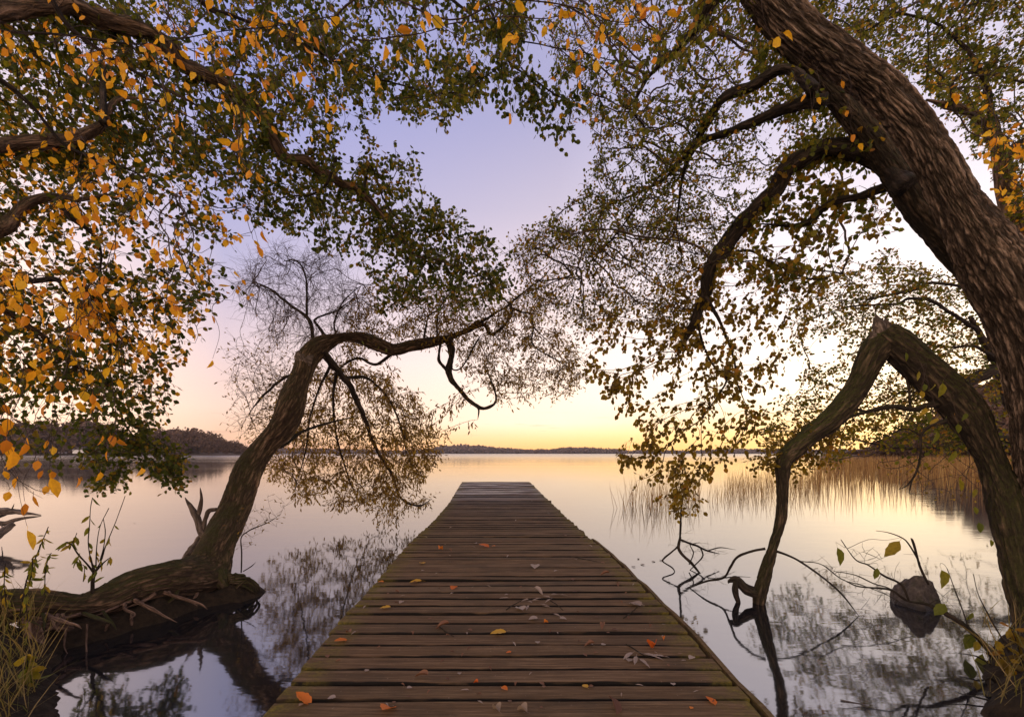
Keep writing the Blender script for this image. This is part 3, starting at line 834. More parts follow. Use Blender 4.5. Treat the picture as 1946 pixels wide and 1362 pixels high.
# splinters of the break
for (x, y, dx, dy, r) in ((1674, 640, -10, -44, 17), (1686, 640, -4, -38, 15), (1700, 648, 4, -34, 14), (1664, 652, -10, -22, 14), (1680, 642, -18, -30, 10), (1716, 660, 8, -24, 11), (1668, 645, -2, -34, 14)):
    t.limb([(x, y + 12, r), (x + dx * .5, y + dy * .5, r * .8), (x + dx, y + dy, 1.5)], (3.96, 3.93), 'bark_grey', 'splinter', 8, 5, seed=False)
t.limb([(1800, 770, 9), (1766, 769, 8), (1735, 779, 7), (1695, 774, 7), (1654, 781, 6), (1620, 790, 5), (1600, 803, 5), (1583, 821, 4), (1553, 835, 4), (1530, 846, 4), (1500, 858, 3)], (3.75, 4.0), 'bark_dark', 'limb', 12, 8)
t.limb([(1645, 784, 5), (1625, 775, 5), (1612, 762, 6), (1600, 770, 4)], (3.9, 3.97), 'bark_dark', 'limb', 8, 6)
t.limb([(1730, 779, 5), (1728, 745, 5), (1722, 715, 4), (1735, 740, 3)], (3.82, 3.9), 'bark_dark', 'limb', 8, 6)
t.limb([(1800, 800, 7), (1769, 810, 6), (1750, 828, 5), (1749, 865, 5), (1739, 900, 4), (1724, 922, 3), (1708, 930, 1.5)], (3.6, 3.6), 'bark_dark', 'limb', 8, 8)
t.limb([(1735, 905, 3), (1730, 925, 3), (1728, 938, 1.5)], (3.6, 3.6), 'bark_dark', 'limb', 6, 6)
t.limb([(1752, 828, 3), (1720, 815, 2.5), (1680, 830, 2), (1640, 835, 1)], (3.6, 3.7), 'bark_dark', 'limb', 6, 6)
t.limb([(1455, 1042, 5), (1432, 1046, 4), (1401, 1058, 4.5), (1388, 1076, 4), (1374, 1097, 4), (1340, 1104, 3.5), (1306, 1119, 3)], [4.06, 4.1, 4.2, 4.28, 4.36, 4.45, 4.55], 'bark_dark', 'limb', 8, 8)
t.limb([(1372, 1098, 3), (1400, 1095, 2), (1426, 1096, 1)], (4.36, 4.3), 'bark_dark', 'limb', 6, 6)
t.limb([(1466, 1045, 5), (1490, 1052, 4), (1520, 1066, 3.5), (1567, 1100, 3.2), (1601, 1130, 3), (1634, 1172, 2)], [4.06, 4.0, 3.95, 3.88, 3.82, 3.75], 'bark_dark', 'limb', 8, 8)
t.limb([(1522, 1066, 2), (1560, 1072, 2), (1600, 1100, 2), (1640, 1112, 1.5), (1690, 1132, 1.2), (1735, 1160, 1)], (3.95, 3.6), 'bark_dark', 'limb', 6, 8)
t.limb([(1443, 1128, 12), (1425, 1122, 11), (1410, 1112, 10), (1398, 1099, 9), (1387, 1103, 7), (1384, 1108, 3)], (4.08, 4.15), 'bark_dark', 'limb', 12, 8)
t.limb([(1398, 1102, 8), (1396, 1122, 8), (1402, 1142, 7), (1404, 1150, 6)], (4.12, 4.1), 'bark_dark', 'limb', 12, 8)
# tangle of fine twigs on the arcs and on the hanging stem
t.grow([(1540, 1060), (1640, 1080), (1700, 1150), (1690, 1180), (1600, 1150)], 70, (3.6, 4.0), 0.06, .07, .0014, ntw=60, lp=0, only=[-3, -4, -5])
t.grow([(1440, 820), (1530, 790), (1640, 800), (1560, 900), (1500, 900), (1420, 880)], 260, (3.9, 4.8), .08, .1, .002, ntw=420, lp=3, lsize=(.03, .05), cls='amber', droop=.6)
t.grow([(1690, 760), (1780, 780), (1830, 830), (1760, 880), (1680, 850), (1640, 810)], 120, (3.7, 4.3), .08, .1, .002, ntw=160, lp=2, lsize=(.03, .05), cls='olive')
t.leaves_at([(1720, 676, 26, 5), (1748, 712, 26, 10), (1757, 735, 22, -5), (1790, 738, 40, 10), (1775, 735, 24, -20), (1752, 748, 22, 20), (1766, 790, 34, 25), (1778, 800, 28, -30), (1757, 781, 26, -5), (1820, 812, 26, 0), (1781, 828, 34, 15), (1815, 866, 34, 0), (1822, 918, 40, 8), (1855, 935, 26, -5), (1853, 968, 22, 0), (1862, 1000, 30, 0), (1884, 1030, 20, 10), (1835, 790, 22, 5)], 3.0, 26, 'lime', .8)
t.finish()

# ---- willow, left: lying trunk that turns up and arches over the water
t = Tree('arching_willow', P(385, 1110, 4.25), 'crooked willow rising from its lying trunk at left and arching over the lake', 'tree', 'twig_red')
t.limb([(-150, 1185, 40), (-60, 1172, 36), (10, 1158, 31), (68, 1152, 30), (142, 1155, 25), (203, 1143, 30), (250, 1122, 31), (300, 1107, 32), (350, 1098, 36), (388, 1085, 42), (412, 1040, 34), (443, 970, 28), (470, 900, 26), (500, 850, 25), (532, 808, 25), (556, 765, 24), (577, 713, 21), (585, 682, 20), (603, 661, 19), (628, 648, 16), (655, 641, 13), (686, 642, 12), (712, 653, 12), (748, 668, 12), (785, 659, 11), (839, 647, 10), (880, 632, 8), (913, 613, 7)],
       [2.85, 2.95, 3.1, 3.2, 3.35, 3.5, 3.65, 3.8, 4.0, 4.25, 4.45, 4.8, 5.1, 5.3, 5.42, 5.5, 5.6, 5.7, 5.8, 5.9, 6.0, 6.15, 6.25, 6.4, 6.55, 6.75, 6.9, 7.0], 'bark_warm', 'trunk', 84, 20, fissured(0.014, 0.03, 0.34, 0.07, 5.0))
t.limb([(590, 690, 17), (574, 684, 14), (570, 672, 11), (573, 668, 4)], (5.68, 5.6), 'bark_grey', 'limb', 14, 6, seed=False)
t.limb([(905, 616, 6), (922, 618, 6), (928, 632, 5), (938, 634, 5), (960, 616, 5), (972, 594, 5), (972, 575, 4)], (7.0, 7.1), 'bark_dark', 'limb', 10, 8)
t.limb([(972, 585, 4), (990, 593, 4), (1008, 597, 3.5), (1015, 622, 3), (1045, 652, 1.5)], (7.1, 7.3), 'bark_dark', 'limb', 8, 8)
t.limb([(1014, 620, 3), (1014, 656, 3), (1062, 686, 2.2), (1110, 713, 1.5)], (7.25, 7.6), 'bark_dark', 'limb', 8, 8)
t.limb([(913, 613, 5), (940, 596, 4), (960, 584, 3.5), (975, 572, 4), (1005, 548, 3), (1032, 527, 2.5), (1056, 494, 1.5)], (7.0, 7.6), 'bark_dark', 'limb', 8, 8)
t.limb([(968, 576, 3), (950, 560, 2.5), (935, 545, 2), (915, 525, 1.5)], (7.1, 7.3), 'bark_dark', 'limb', 8, 8)
t.limb([(845, 645, 10), (855, 652, 9.5), (860, 665, 9), (857, 685, 8), (853, 705, 8), (860, 725, 7), (886, 754, 6), (907, 771, 6), (929, 773, 5), (943, 758, 4), (932, 720, 3), (917, 693, 2)], (6.75, 7.0), 'bark_dark', 'limb', 12, 8)
t.limb([(906, 770, 5), (910, 780, 4), (908, 797, 1.5)], (6.9, 6.9), 'bark_dark', 'limb', 8, 6)
t.limb([(838, 648, 5), (835, 668, 4.5), (834, 683, 5), (842, 694, 5), (851, 706, 5)], (6.75, 6.85), 'bark_dark', 'limb', 8, 8)
t.limb([(853, 680, 4), (862, 702, 3), (880, 695, 3), (905, 650, 2.5), (915, 635, 1.5)], (6.8, 7.1), 'bark_dark', 'limb', 8, 8)
t.limb([(600, 668, 13), (618, 672, 10), (650, 713, 8), (670, 742, 7.5), (694, 798, 6.5), (707, 838, 5.5), (731, 879, 5), (747, 905, 4.5), (762, 946, 4), (796, 961, 3.5), (821, 947, 1.5)], (5.75, 8.3), 'bark_dark', 'limb', 12, 8)
t.limb([(655, 718, 6), (700, 720, 5), (740, 760, 4), (765, 820, 3), (775, 870, 2), (800, 900, 1.5)], (6.4, 8.2), 'bark_dark', 'limb', 8, 8)
t.limb([(640, 700, 6), (633, 760, 4.5), (640, 830, 4), (660, 900, 3), (680, 950, 2)], (6.2, 8.0), 'bark_dark', 'limb', 8, 8)
t.limb([(630, 690, 6), (610, 730, 4.5), (590, 790, 3.5), (580, 860, 3), (560, 930, 2)], (6.0, 7.4), 'bark_dark', 'limb', 8, 8)
t.limb([(752, 668, 6), (714, 693, 5), (684, 681, 4.5), (655, 692, 4), (625, 720, 3)], (6.5, 6.9), 'bark_dark', 'limb', 8, 8)
t.limb([(566, 708, 7), (540, 717, 5), (520, 733, 4.5), (497, 755, 4), (473, 786, 2)], (5.6, 6.2), 'bark_dark', 'limb', 8, 8)
t.limb([(500, 850, 8), (540, 845, 6), (572, 821, 5), (621, 804, 4), (680, 790, 2)], (5.25, 7.0), 'bark_dark', 'limb', 8, 8)
t.limb([(598, 665, 8), (594, 640, 6), (590, 612, 6), (574, 595, 5), (540, 571, 4.5), (517, 551, 4), (480, 534, 2)], (5.8, 6.4), 'bark_dark', 'limb', 10, 8)
t.limb([(583, 603, 4.5), (583, 560, 4), (581, 527, 3.5), (567, 498, 2.5), (540, 495, 1.5)], (6.0, 6.3), 'bark_dark', 'limb', 8, 8)
t.limb([(625, 650, 6), (605, 620, 5), (600, 605, 4), (640, 590, 3), (680, 560, 2)], (5.9, 6.5), 'bark_dark', 'limb', 8, 8)
t.limb([(640, 645, 4), (636, 610, 3.5), (655, 570, 3), (690, 540, 2)], (6.0, 6.6), 'bark_dark', 'limb', 8, 8)
t.limb([(805, 655, 5), (808, 630, 4), (815, 600, 3), (840, 585, 3), (842, 570, 2), (830, 540, 1.5)], (6.6, 7.2), 'bark_dark', 'limb', 8, 8)
t.limb([(830, 650, 4), (832, 600, 3.5), (845, 570, 3), (880, 530, 2)], (6.7, 7.3), 'bark_dark', 'limb', 8, 8)
# dead prongs and pale broken limb behind the trunk
t.limb([(410, 1040, 9), (395, 1020, 10), (383, 1008, 9), (374, 985, 9), (362, 962, 8), (352, 945, 3)], (4.75, 4.85), 'bark_grey', 'dead_prong', 14, 8, seed=False)
t.limb([(374, 988, 7), (381, 965, 7), (383, 948, 6), (380, 926, 2)], (4.82, 4.85), 'bark_grey', 'dead_prong', 12, 8, seed=False)
t.limb([(388, 1005, 7), (392, 985, 7), (398, 970, 7), (412, 967, 6)], (4.8, 4.82), 'bark_grey', 'dead_prong', 12, 8, seed=False)
t.limb([(348, 1062, 6), (362, 1045, 8), (385, 1015, 8), (402, 995, 5)], (5.5, 4.9), 'bark_grey', 'dead_prong', 12, 8, seed=False)
# bare roots below the lying trunk
t.limb([(40, 1182, 14), (100, 1186, 12), (165, 1182, 10), (215, 1168, 10), (255, 1150, 9), (300, 1130, 8), (350, 1124, 6), (385, 1122, 3)], (3.08, 4.05), 'root', 'root', 20, 12, seed=False)
t.limb([(90, 1188, 9), (150, 1195, 9), (205, 1186, 8), (250, 1165, 7), (285, 1142, 6)], (3.1, 3.7), 'root', 'root', 14, 10, seed=False)
t.limb([(60, 1185, 22), (62, 1215, 20), (75, 1250, 14), (95, 1270, 6)], (3.0, 2.9), 'root', 'root', 18, 10, seed=False)
t.limb([(125, 1195, 4), (122, 1225, 4), (130, 1245, 2.5)], (3.1, 3.05), 'root', 'root', 8, 8, seed=False)
t.limb([(166, 1185, 4), (164, 1225, 4), (167, 1262, 3), (166, 1300, 2)], (3.15, 3.0), 'root', 'root', 8, 8, seed=False)
t.limb([(250, 1165, 4), (250, 1185, 5), (246, 1200, 2)], (3.5, 3.45), 'root', 'root', 8, 8, seed=False)
t.limb([(205, 1185, 4), (200, 1198, 4), (212, 1180, 2)], (3.35, 3.3), 'root', 'root', 8, 8, seed=False)
t.limb([(415, 1085, 16), (425, 1100, 15), (432, 1120, 10)], (4.25, 4.2), 'bark_moss', 'root', 14, 8, seed=False)
for k in range(22):
    x0 = rng.uniform(40, 395)
    y0 = np.interp(x0, [10, 68, 142, 203, 250, 300, 350, 388], [1172, 1166, 1168, 1160, 1142, 1126, 1118, 1110]); dd = np.interp(x0, [10, 68, 142, 203, 250, 300, 350, 388], [3.1, 3.2, 3.35, 3.5, 3.65, 3.8, 4.0, 4.25]) - .12
    sl = rng.normal() * 75; dr = rng.uniform(16, 48)
    r0 = rng.uniform(3.5, 8)
    t.limb([(x0, y0, r0), (x0 + sl * .35 + rng.normal() * 5, y0 + dr * .35, r0 * .9), (x0 + sl * .8 + rng.normal() * 6, y0 + dr * .7, r0 * .65), (x0 + sl + rng.normal() * 6, y0 + dr, 2)], (dd, dd - rng.uniform(.1, .25)), 'root' if k % 3 else 'bark_moss', 'root', 10, 6, seed=False)
# hanging root ball right of the stem, and its shoot
for k in range(22):
    a = rng.uniform(0, 6.28); x0, y0 = 456 + 20 * math.cos(a), 1106 + 10 * math.sin(a)
    t.limb([(440 + rng.normal() * 8, 1100 + rng.normal() * 7, 5), (x0, y0 - 4, 4.5), (x0 + rng.normal() * 12, y0 + rng.uniform(5, 20), 4), (x0 + rng.normal() * 12, y0 + rng.uniform(12, 40), 2)], (4.2, 4.28), 'bark_moss', 'root', 10, 5, seed=False)
nb = len(t.seeds)
t.limb([(458, 1088, 3), (459, 1050, 2.6), (458, 1022, 2.5), (470, 1010, 2.2), (485, 1002, 2), (510, 992, 1.6), (533, 977, 1)], (4.28, 4.5), 'bark_dark', 'limb', 6, 6)
t.limb([(462, 1085, 2), (478, 1075, 2), (486, 1068, 1)], (4.28, 4.3), 'bark_dark', 'limb', 6, 6)
t.grow([(440, 990), (500, 930), (560, 960), (540, 1010), (480, 1040), (450, 1060)], 70, (4.25, 4.6), .06, .08, .0012, ntw=50, lp=1, lsize=(.03, .05), cls='willow', tmpl='W', only=[nb, nb + 1])
# crown
t.grow([(440, 560), (465, 490), (540, 465), (640, 475), (700, 540), (690, 620), (610, 660), (500, 640)], 750, (5.6, 7.4), .09, .1, .0026, ntw=2600, lp=0, tlen=(.15, .38), twr=.0018, spread=.6)
t.grow([(440, 640), (560, 640), (560, 760), (480, 850), (440, 820)], 260, (5.4, 6.8), .09, .1, .0024, ntw=800, lp=1, lsize=(.04, .06), cls='willow', tmpl='W', tlen=(.1, .3), twr=.0017, spread=.6)
t.grow([(520, 740), (600, 690), (700, 690), (790, 740), (838, 810), (840, 870), (800, 920), (740, 990), (690, 965), (600, 955), (510, 900), (485, 860)],
       1000, (6.6, 9.2), .11, .13, .0032, grav=.1, ntw=4200, lp=3, lsize=(.06, .095), cls='willow', tmpl='W', droop=.9, tlen=(.1, .28), twr=.0017)
t.grow([(650, 640), (690, 540), (800, 520), (960, 560), (1060, 600), (1115, 700), (1085, 760), (980, 745), (900, 730), (870, 670), (760, 640)],
       900, (6.2, 8.8), .11, .13, .003, ntw=3600, lp=3, lsize=(.05, .085), cls='willow', tmpl='W', droop=.6, tlen=(.1, .25), twr=.0015)
t.leaves_at([(700, 645, 10, 20), (720, 660, 10, -10), (690, 650, 10, 40), (735, 665, 9, 0), (630, 672, 16, 60), (640, 680, 12, 10), (447, 930, 10, 0), (455, 950, 10, 10)], 5.7, 10, 'lime')
t.finish()

# ---- beech / alder overhanging from the left
t = Tree('overhanging_tree', np.array([-4.9, 2.2, 0.2]), 'spreading tree overhanging from the left edge with orange and green autumn leaves', 'tree', 'twig')
t.limb(None, None, 'bark_warm', 'trunk', 40, 12, ridged(0.012, 1, 0.03, 8), world=[(-4.9, 2.2, -.1, .34), (-4.95, 2.3, .6, .28), (-4.85, 2.35, 1.6, .25), (-4.75, 2.4, 2.8, .22), (-4.55, 2.45, 3.9, .19), (-4.3, 2.4, 4.8, .15), (-3.9, 2.3, 5.7, .11), (-3.2, 2.2, 6.4, .06)])
B0 = P(-20, 40, 2.8); 
t.limb([(-300, 190, 24), (-140, 90, 24), (-20, 34, 22), (68, 15, 20), (135, 12, 20), (189, 30, 19), (236, 51, 17), (287, 62, 16), (318, 84, 15), (342, 114, 15), (382, 142, 14), (432, 164, 13), (473, 190, 11), (500, 224, 11), (523, 268, 11), (545, 303, 11), (581, 302, 11), (608, 324, 10), (650, 348, 9), (684, 363, 9), (718, 399, 8), (741, 424, 7), (768, 460, 5), (792, 487, 4), (829, 492, 3), (866, 511, 3), (920, 528, 2), (944, 551, 1.5)], (2.4, 5.6), 'bark_warm', 'limb', 24, 12)
t.limb([(-260, 330, 18), (-120, 300, 18), (-20, 280, 17), (34, 270, 16), (101, 267, 15), (162, 257, 14), (196, 233, 12), (220, 193, 9), (253, 186, 6), (304, 194, 4)], (2.45, 3.5), 'bark_warm', 'limb', 20, 12)
t.limb([(196, 235, 10), (198, 200, 9), (196, 160, 8), (200, 130, 5)], (3.2, 3.4), 'bark_dark', 'limb', 10, 8)
t.limb([(-250, 520, 20), (-90, 480, 20), (-10, 440, 19), (10, 430, 17), (34, 401, 14), (68, 380, 12), (108, 376, 10), (152, 379, 7), (210, 370, 4), (250, 372, 2)], (2.4, 3.3), 'bark_warm', 'limb', 20, 12)
t.limb([(108, 382, 8), (135, 412, 7), (176, 442, 6), (192, 480, 5), (190, 540, 4), (205, 600, 2)], (3.0, 3.4), 'bark_dark', 'limb', 10, 8)
t.limb([(-200, 560, 9), (-90, 545, 8), (0, 541, 7.5), (54, 535, 7), (100, 529, 7), (118, 538, 7), (127, 555, 6.5), (149, 561, 6), (189, 558, 5), (236, 551, 4), (270, 531, 2.5), (310, 520, 1.5)], (2.4, 3.4), 'bark_dark', 'limb', 12, 8)
t.limb([(149, 541, 6), (175, 555, 5.5), (190, 575, 5), (205, 581, 5), (257, 575, 4), (294, 571, 3), (340, 560, 1.5)], (2.95, 3.4), 'bark_dark', 'limb', 10, 8)
t.limb([(-160, 560, 9), (-20, 580, 8), (68, 629, 7), (101, 659, 6.5), (135, 690, 6), (176, 712, 6), (209, 736, 5.5), (223, 764, 5), (236, 805, 4), (253, 830, 3), (262, 870, 2)], (2.5, 4.6), 'bark_warm', 'limb', 12, 8)
t.limb([(225, 770, 3), (245, 790, 3), (275, 830, 2.5), (320, 870, 2)], (4.3, 4.7), 'bark_dark', 'limb', 8, 6)
t.limb([(-150, -60, 10), (60, -40, 8), (140, 60, 6), (280, 150, 5), (400, 220, 3), (450, 300, 2)], (2.3, 3.2), 'bark_dark', 'limb', 10, 8)
t.limb([(-160, 90, 8), (-20, 140, 7), (60, 200, 6), (130, 280, 5), (240, 320, 3), (330, 370, 2)], (2.2, 2.9), 'bark_dark', 'limb', 10, 8)
t.limb([(-160, 30, 6), (0, 58, 5), (120, 66, 4), (250, 84, 3.5), (320, 78, 3), (420, 60, 2.5), (520, 50, 2), (640, 30, 1.5)], (2.3, 2.6), 'bark_dark', 'limb', 8, 8)
t.limb([(-100, -160, 14), (300, -120, 11), (385, 5, 7), (440, 30, 6), (520, 60, 5), (600, 95, 4), (650, 125, 4), (718, 150, 3.5), (826, 176, 3.5), (883, 172, 3), (907, 155, 2.5), (951, 128, 2)], (2.6, 4.6), 'bark_dark', 'limb', 10, 8)
t.limb([(-60, -260, 16), (500, -200, 11), (780, -80, 7), (859, 0, 5.5), (893, 27, 5), (947, 74, 5), (961, 101, 5), (971, 122, 4.5), (1005, 145, 4), (1042, 172, 3.5), (1079, 196, 3), (1082, 230, 2.5), (1069, 263, 1.5)], (2.5, 4.6), 'bark_dark', 'limb', 10, 8)
t.limb([(860, -80, 5), (920, 0, 4.5), (945, 50, 4), (956, 78, 4), (1000, 80, 3), (1055, 91, 3), (1113, 101, 2.5), (1163, 115, 2), (1230, 118, 1.2)], (3.9, 4.6), 'bark_dark', 'limb', 8, 8)
t.limb([(640, 300, 6), (620, 350, 5), (590, 370, 4), (540, 375, 3), (490, 400, 2)], (4.4, 4.7), 'bark_dark', 'limb', 8, 8)
t.limb([(690, 365, 5), (700, 320, 4), (706, 316, 4), (735, 390, 3), (790, 440, 2), (830, 420, 1.5)], (4.6, 4.9), 'bark_dark', 'limb', 8, 8)
t.limb([(786, 480, 4), (775, 520, 3), (765, 560, 2.5), (720, 600, 2)], (5.1, 5.4), 'bark_dark', 'limb', 8, 8)
t.grow([(-60, -100), (720, -100), (1010, -60), (1000, 100), (940, 165), (870, 232), (800, 242), (735, 222), (690, 248), (640, 240), (575, 250), (520, 330), (-60, 330)],
       1700, (3.5, 5.8), .1, .13, .0026, ntw=10400, lp=3, lsize=(.036, .056), cls='green', droop=.3, cls2='olive', p2=.35)
t.grow([(-60, 300), (470, 300), (450, 440), (440, 560), (380, 650), (320, 720), (330, 790), (280, 760), (-60, 740)],
       800, (2.8, 4.3), .09, .13, .0024, ntw=2900, lp=3, lsize=(.032, .052), cls='green', droop=.5, cls2='orange', p2=.22)
t.grow([(-60, -60), (500, -60), (560, 250), (480, 460), (330, 700), (-60, 800)], 330, (1.9, 2.9), .09, .13, .002, ntw=270, lp=2, lsize=(.035, .06), cls='orange', tmpl='B', droop=1.3)
t.grow([(-60, 420), (430, 420), (330, 690), (-60, 720)], 150, (2.0, 2.9), .09, .13, .002, ntw=170, lp=2, lsize=(.042, .068), cls='orange', tmpl='B', droop=2.5)
t.grow([(430, -60), (1330, -60), (1310, 90), (1180, 100), (1080, 140), (900, 110), (700, 150), (600, 220), (480, 160)], 130, (2.1, 2.9), .09, .13, .0018, ntw=75, lp=2, lsize=(.045, .07), cls='orange', tmpl='B', droop=.8)
t.grow([(-60, 640), (320, 660), (280, 830), (200, 900), (110, 960), (-20, 900)], 110, (2.3, 3.2), .09, .12, .0016, grav=.25, ntw=70, lp=1, lsize=(.055, .08), cls='orange', tmpl='B', droop=3.0)
t.grow([(-60, 700), (330, 700), (300, 800), (200, 860), (120, 900), (-60, 850)], 160, (3.0, 4.4), .09, .12, .0018, grav=.2, ntw=420, lp=3, lsize=(.035, .055), cls='green', droop=.8)
t.grow([(185, 810), (235, 835), (290, 795), (350, 850), (358, 930), (320, 905), (295, 925), (280, 885), (245, 875), (222, 945), (188, 930), (165, 850)],
       240, (4.2, 5.0), .08, .1, .002, ntw=620, lp=3, lsize=(.036, .054), cls='green', droop=.6, cls2='olive', p2=.25)
t.grow([(470, 300), (560, 300), (640, 292), (700, 287), (790, 282), (832, 330), (830, 385), (880, 405), (920, 430), (965, 475), (975, 520), (960, 560), (900, 590), (800, 580), (700, 530), (640, 480), (560, 450), (470, 420)],
       900, (4.3, 6.4), .11, .13, .0028, only=[1, 16, 17, 18], ntw=2700, lp=3, lsize=(.042, .064), cls='green', droop=.4, cls2='olive', p2=.3, holes=[[(735, 300), (830, 290), (850, 320), (790, 330)]])
t.grow([(960, 120), (1010, 130), (1100, 170), (1140, 210), (1085, 270), (1060, 270), (1035, 240), (965, 235)], 110, (4.2, 5.0), .08, .1, .002, ntw=240, lp=3, lsize=(.05, .065), cls='green', droop=.3)
t.leaves_at([(972, 223, 26, 10), (545, 260, 18, 0), (592, 260, 16, 40), (490, 473, 24, 5), (424, 545, 26, 80), (403, 605, 20, 5), (403, 690, 20, 5), (340, 228, 32, 10), (620, 197, 34, 5), (555, 150, 28, -15), (548, 180, 26, 20), (765, 60, 34, 75), (830, 40, 32, 80), (987, 10, 32, 70), (910, 8, 26, 0), (800, 85, 32, 70), (735, 97, 28, 5), (1240, 20, 28, 60), (1275, 28, 28, 70), (1182, 75, 26, 70), (1207, 92, 26, 80), (1110, 18, 24, 70), (1125, 18, 24, 50), (98, 922, 46, 3), (24, 870, 44, 5), (50, 965, 28, 5), (52, 1022, 46, 5), (12, 845, 30, 5), (48, 852, 30, 0), (15, 805, 30, 5)], 2.2, 30, 'orange')
t.finish()
# ================================================================== SMALLER THINGS
def blades(name, bases, heights, wid, mat, label, cat, lean=0.12, curve=0.25, kind=None, parent=None):
    n = len(bases)
    a = rng.uniform(0, 2 * math.pi, n)
    side = np.stack([np.cos(a), np.sin(a), np.zeros(n)], 1) * wid[:, None]
    le = rng.normal(size=(n, 2)) * lean
    top = np.concatenate([le * heights[:, None], heights[:, None]], 1)
    cv = np.concatenate([rng.normal(size=(n, 2)) * curve * heights[:, None] * .3, -np.abs(rng.normal(size=(n, 1))) * curve * heights[:, None] * .3], 1)
    V = []
    for t, w in ((0, 1), (.4, .9), (.75, .6), (1, .1)):
        c = bases + top * t + cv * t * t
        V += [c - side * w, c + side * w]
    V = np.stack(V, 1).reshape(-1, 3)
    F4 = np.array([(0, 1, 3, 2), (2, 3, 5, 4), (4, 5, 7, 6)])
    f = (np.arange(n)[:, None, None] * 8 + F4[None]).reshape(-1, 4)
    o = mesh_obj(name, V, f.tolist(), M[mat], parent, {'rnd': np.repeat(rng.random(n), 8)})
    if parent is None: tag(o, label, cat, None, kind)
    return o

def water_pts(poly, n, clump=0.0):
    poly = np.asarray(poly, float); out = []
    # sample evenly over the real water surface
    q = np.array([on_water(x, y)[:2] for x, y in poly]); lo, hi = q.min(0), q.max(0)
    while len(out) < n:
        x = rng.uniform(lo[0], hi[0], 4000); y = rng.uniform(lo[1], hi[1], 4000)
        ok = inside(q, x, y)
        if clump:
            nz = np.array([mnoise.noise(Vector((u * .5, v * .35, 2))) for u, v in zip(x, y)])
            ok &= nz > (rng.random(4000) * 2 - 1) * .35 + clump - .2
        out += list(zip(x[ok], y[ok]))
    a = np.array(out[:n]); return np.concatenate([a, np.full((n, 1), -.05)], 1)
b = np.vstack([water_pts([(1500, 936), (1560, 884), (1990, 880), (2050, 936), (1800, 944)], 5200, .1), water_pts([(1560, 902), (1600, 880), (2000, 876), (2000, 905)], 3200, .1)])
hh = rng.uniform(.75, 1.45, len(b)) * np.interp(b[:, 1], [13, 20], [.75, 1])
blades('reed_bed', b, hh, rng.uniform(.004, .009, len(b)) * np.interp(b[:, 1], [14, 45], [1, 2.2]), 'reed', 'dense brown reed bed standing in the water at right', 'reeds', .06, .15, 'stuff')
b = np.vstack([water_pts([(1165, 968), (1210, 945), (1330, 935), (1330, 965), (1240, 978)], 330), water_pts([(1330, 955), (1400, 915), (1560, 905), (1560, 945), (1450, 958)], 900)])
blades('sparse_reeds', b, rng.uniform(.35, 1.0, len(b)), rng.uniform(.0035, .006, len(b)), 'reed', 'thin scattered reed stems standing in open water right of the jetty', 'reeds', .12, .2, 'stuff')

# boulder
def boulder():
    c = on_water(1768, 1158)
    import bmesh
    bm = bmesh.new(); bmesh.ops.create_icosphere(bm, subdivisions=5, radius=1)
    V = np.array([v.co[:] for v in bm.verts]); Fc = [[v.index for v in f.verts] for f in bm.faces]; bm.free()
    out = []
    for p in V:
        q = p.copy()
        s = 1 + .16 * mnoise.noise(Vector(p * 1.4)) + .07 * mnoise.fractal(Vector(p * 4), .8, 2.1, 4)
        for nx, lim in (((.9, 0, .4), .72), ((-.8, -.3, .5), .74), ((.1, -.9, .45), .7), ((.2, .2, 1), .86)):
            nn = np.array(nx) / np.linalg.norm(nx); e = q @ nn - lim
            if e > 0: q = q - nn * e * .8
        q = q * s
        taper = 1 - .12 * max(q[2], 0)
        out.append((c[0] + q[0] * .19 * taper + .015 * q[2], c[1] + .12 + q[1] * .2 * taper, -.02 + q[2] * .30))
    o = mesh_obj('boulder', out, Fc, M['rock'], None, None, True, (c[0], c[1] + .12, 0))
    tag(o, 'brown rounded boulder standing in the water near the right bank', 'boulder')
boulder()

def plant(name, base, label, cat, stems, leaves, mat='bark_dark', lcls='lime', lsz=.05, tm='W', droop=1.0, extra=None):
    t = Tree(name, base, label, cat, mat, True)
    for pts, dep in stems: t.limb(pts, dep, mat, 'stem', 8, 7)
    if leaves:
        S = np.vstack(t.seeds); S = S[S[:, 2] > .12]
        k = rng.integers(0, len(S), leaves)
        place_leaves(t.leafbuf(lcls), S[k], rng.normal(size=(leaves, 3)) * .7 - np.array([0, 0, droop]), rng.uniform(lsz * .6, lsz * 1.2, leaves), LEAF_W if tm == 'W' else LEAF_B[1])
    if extra: extra(t)
    t.finish()
    return t
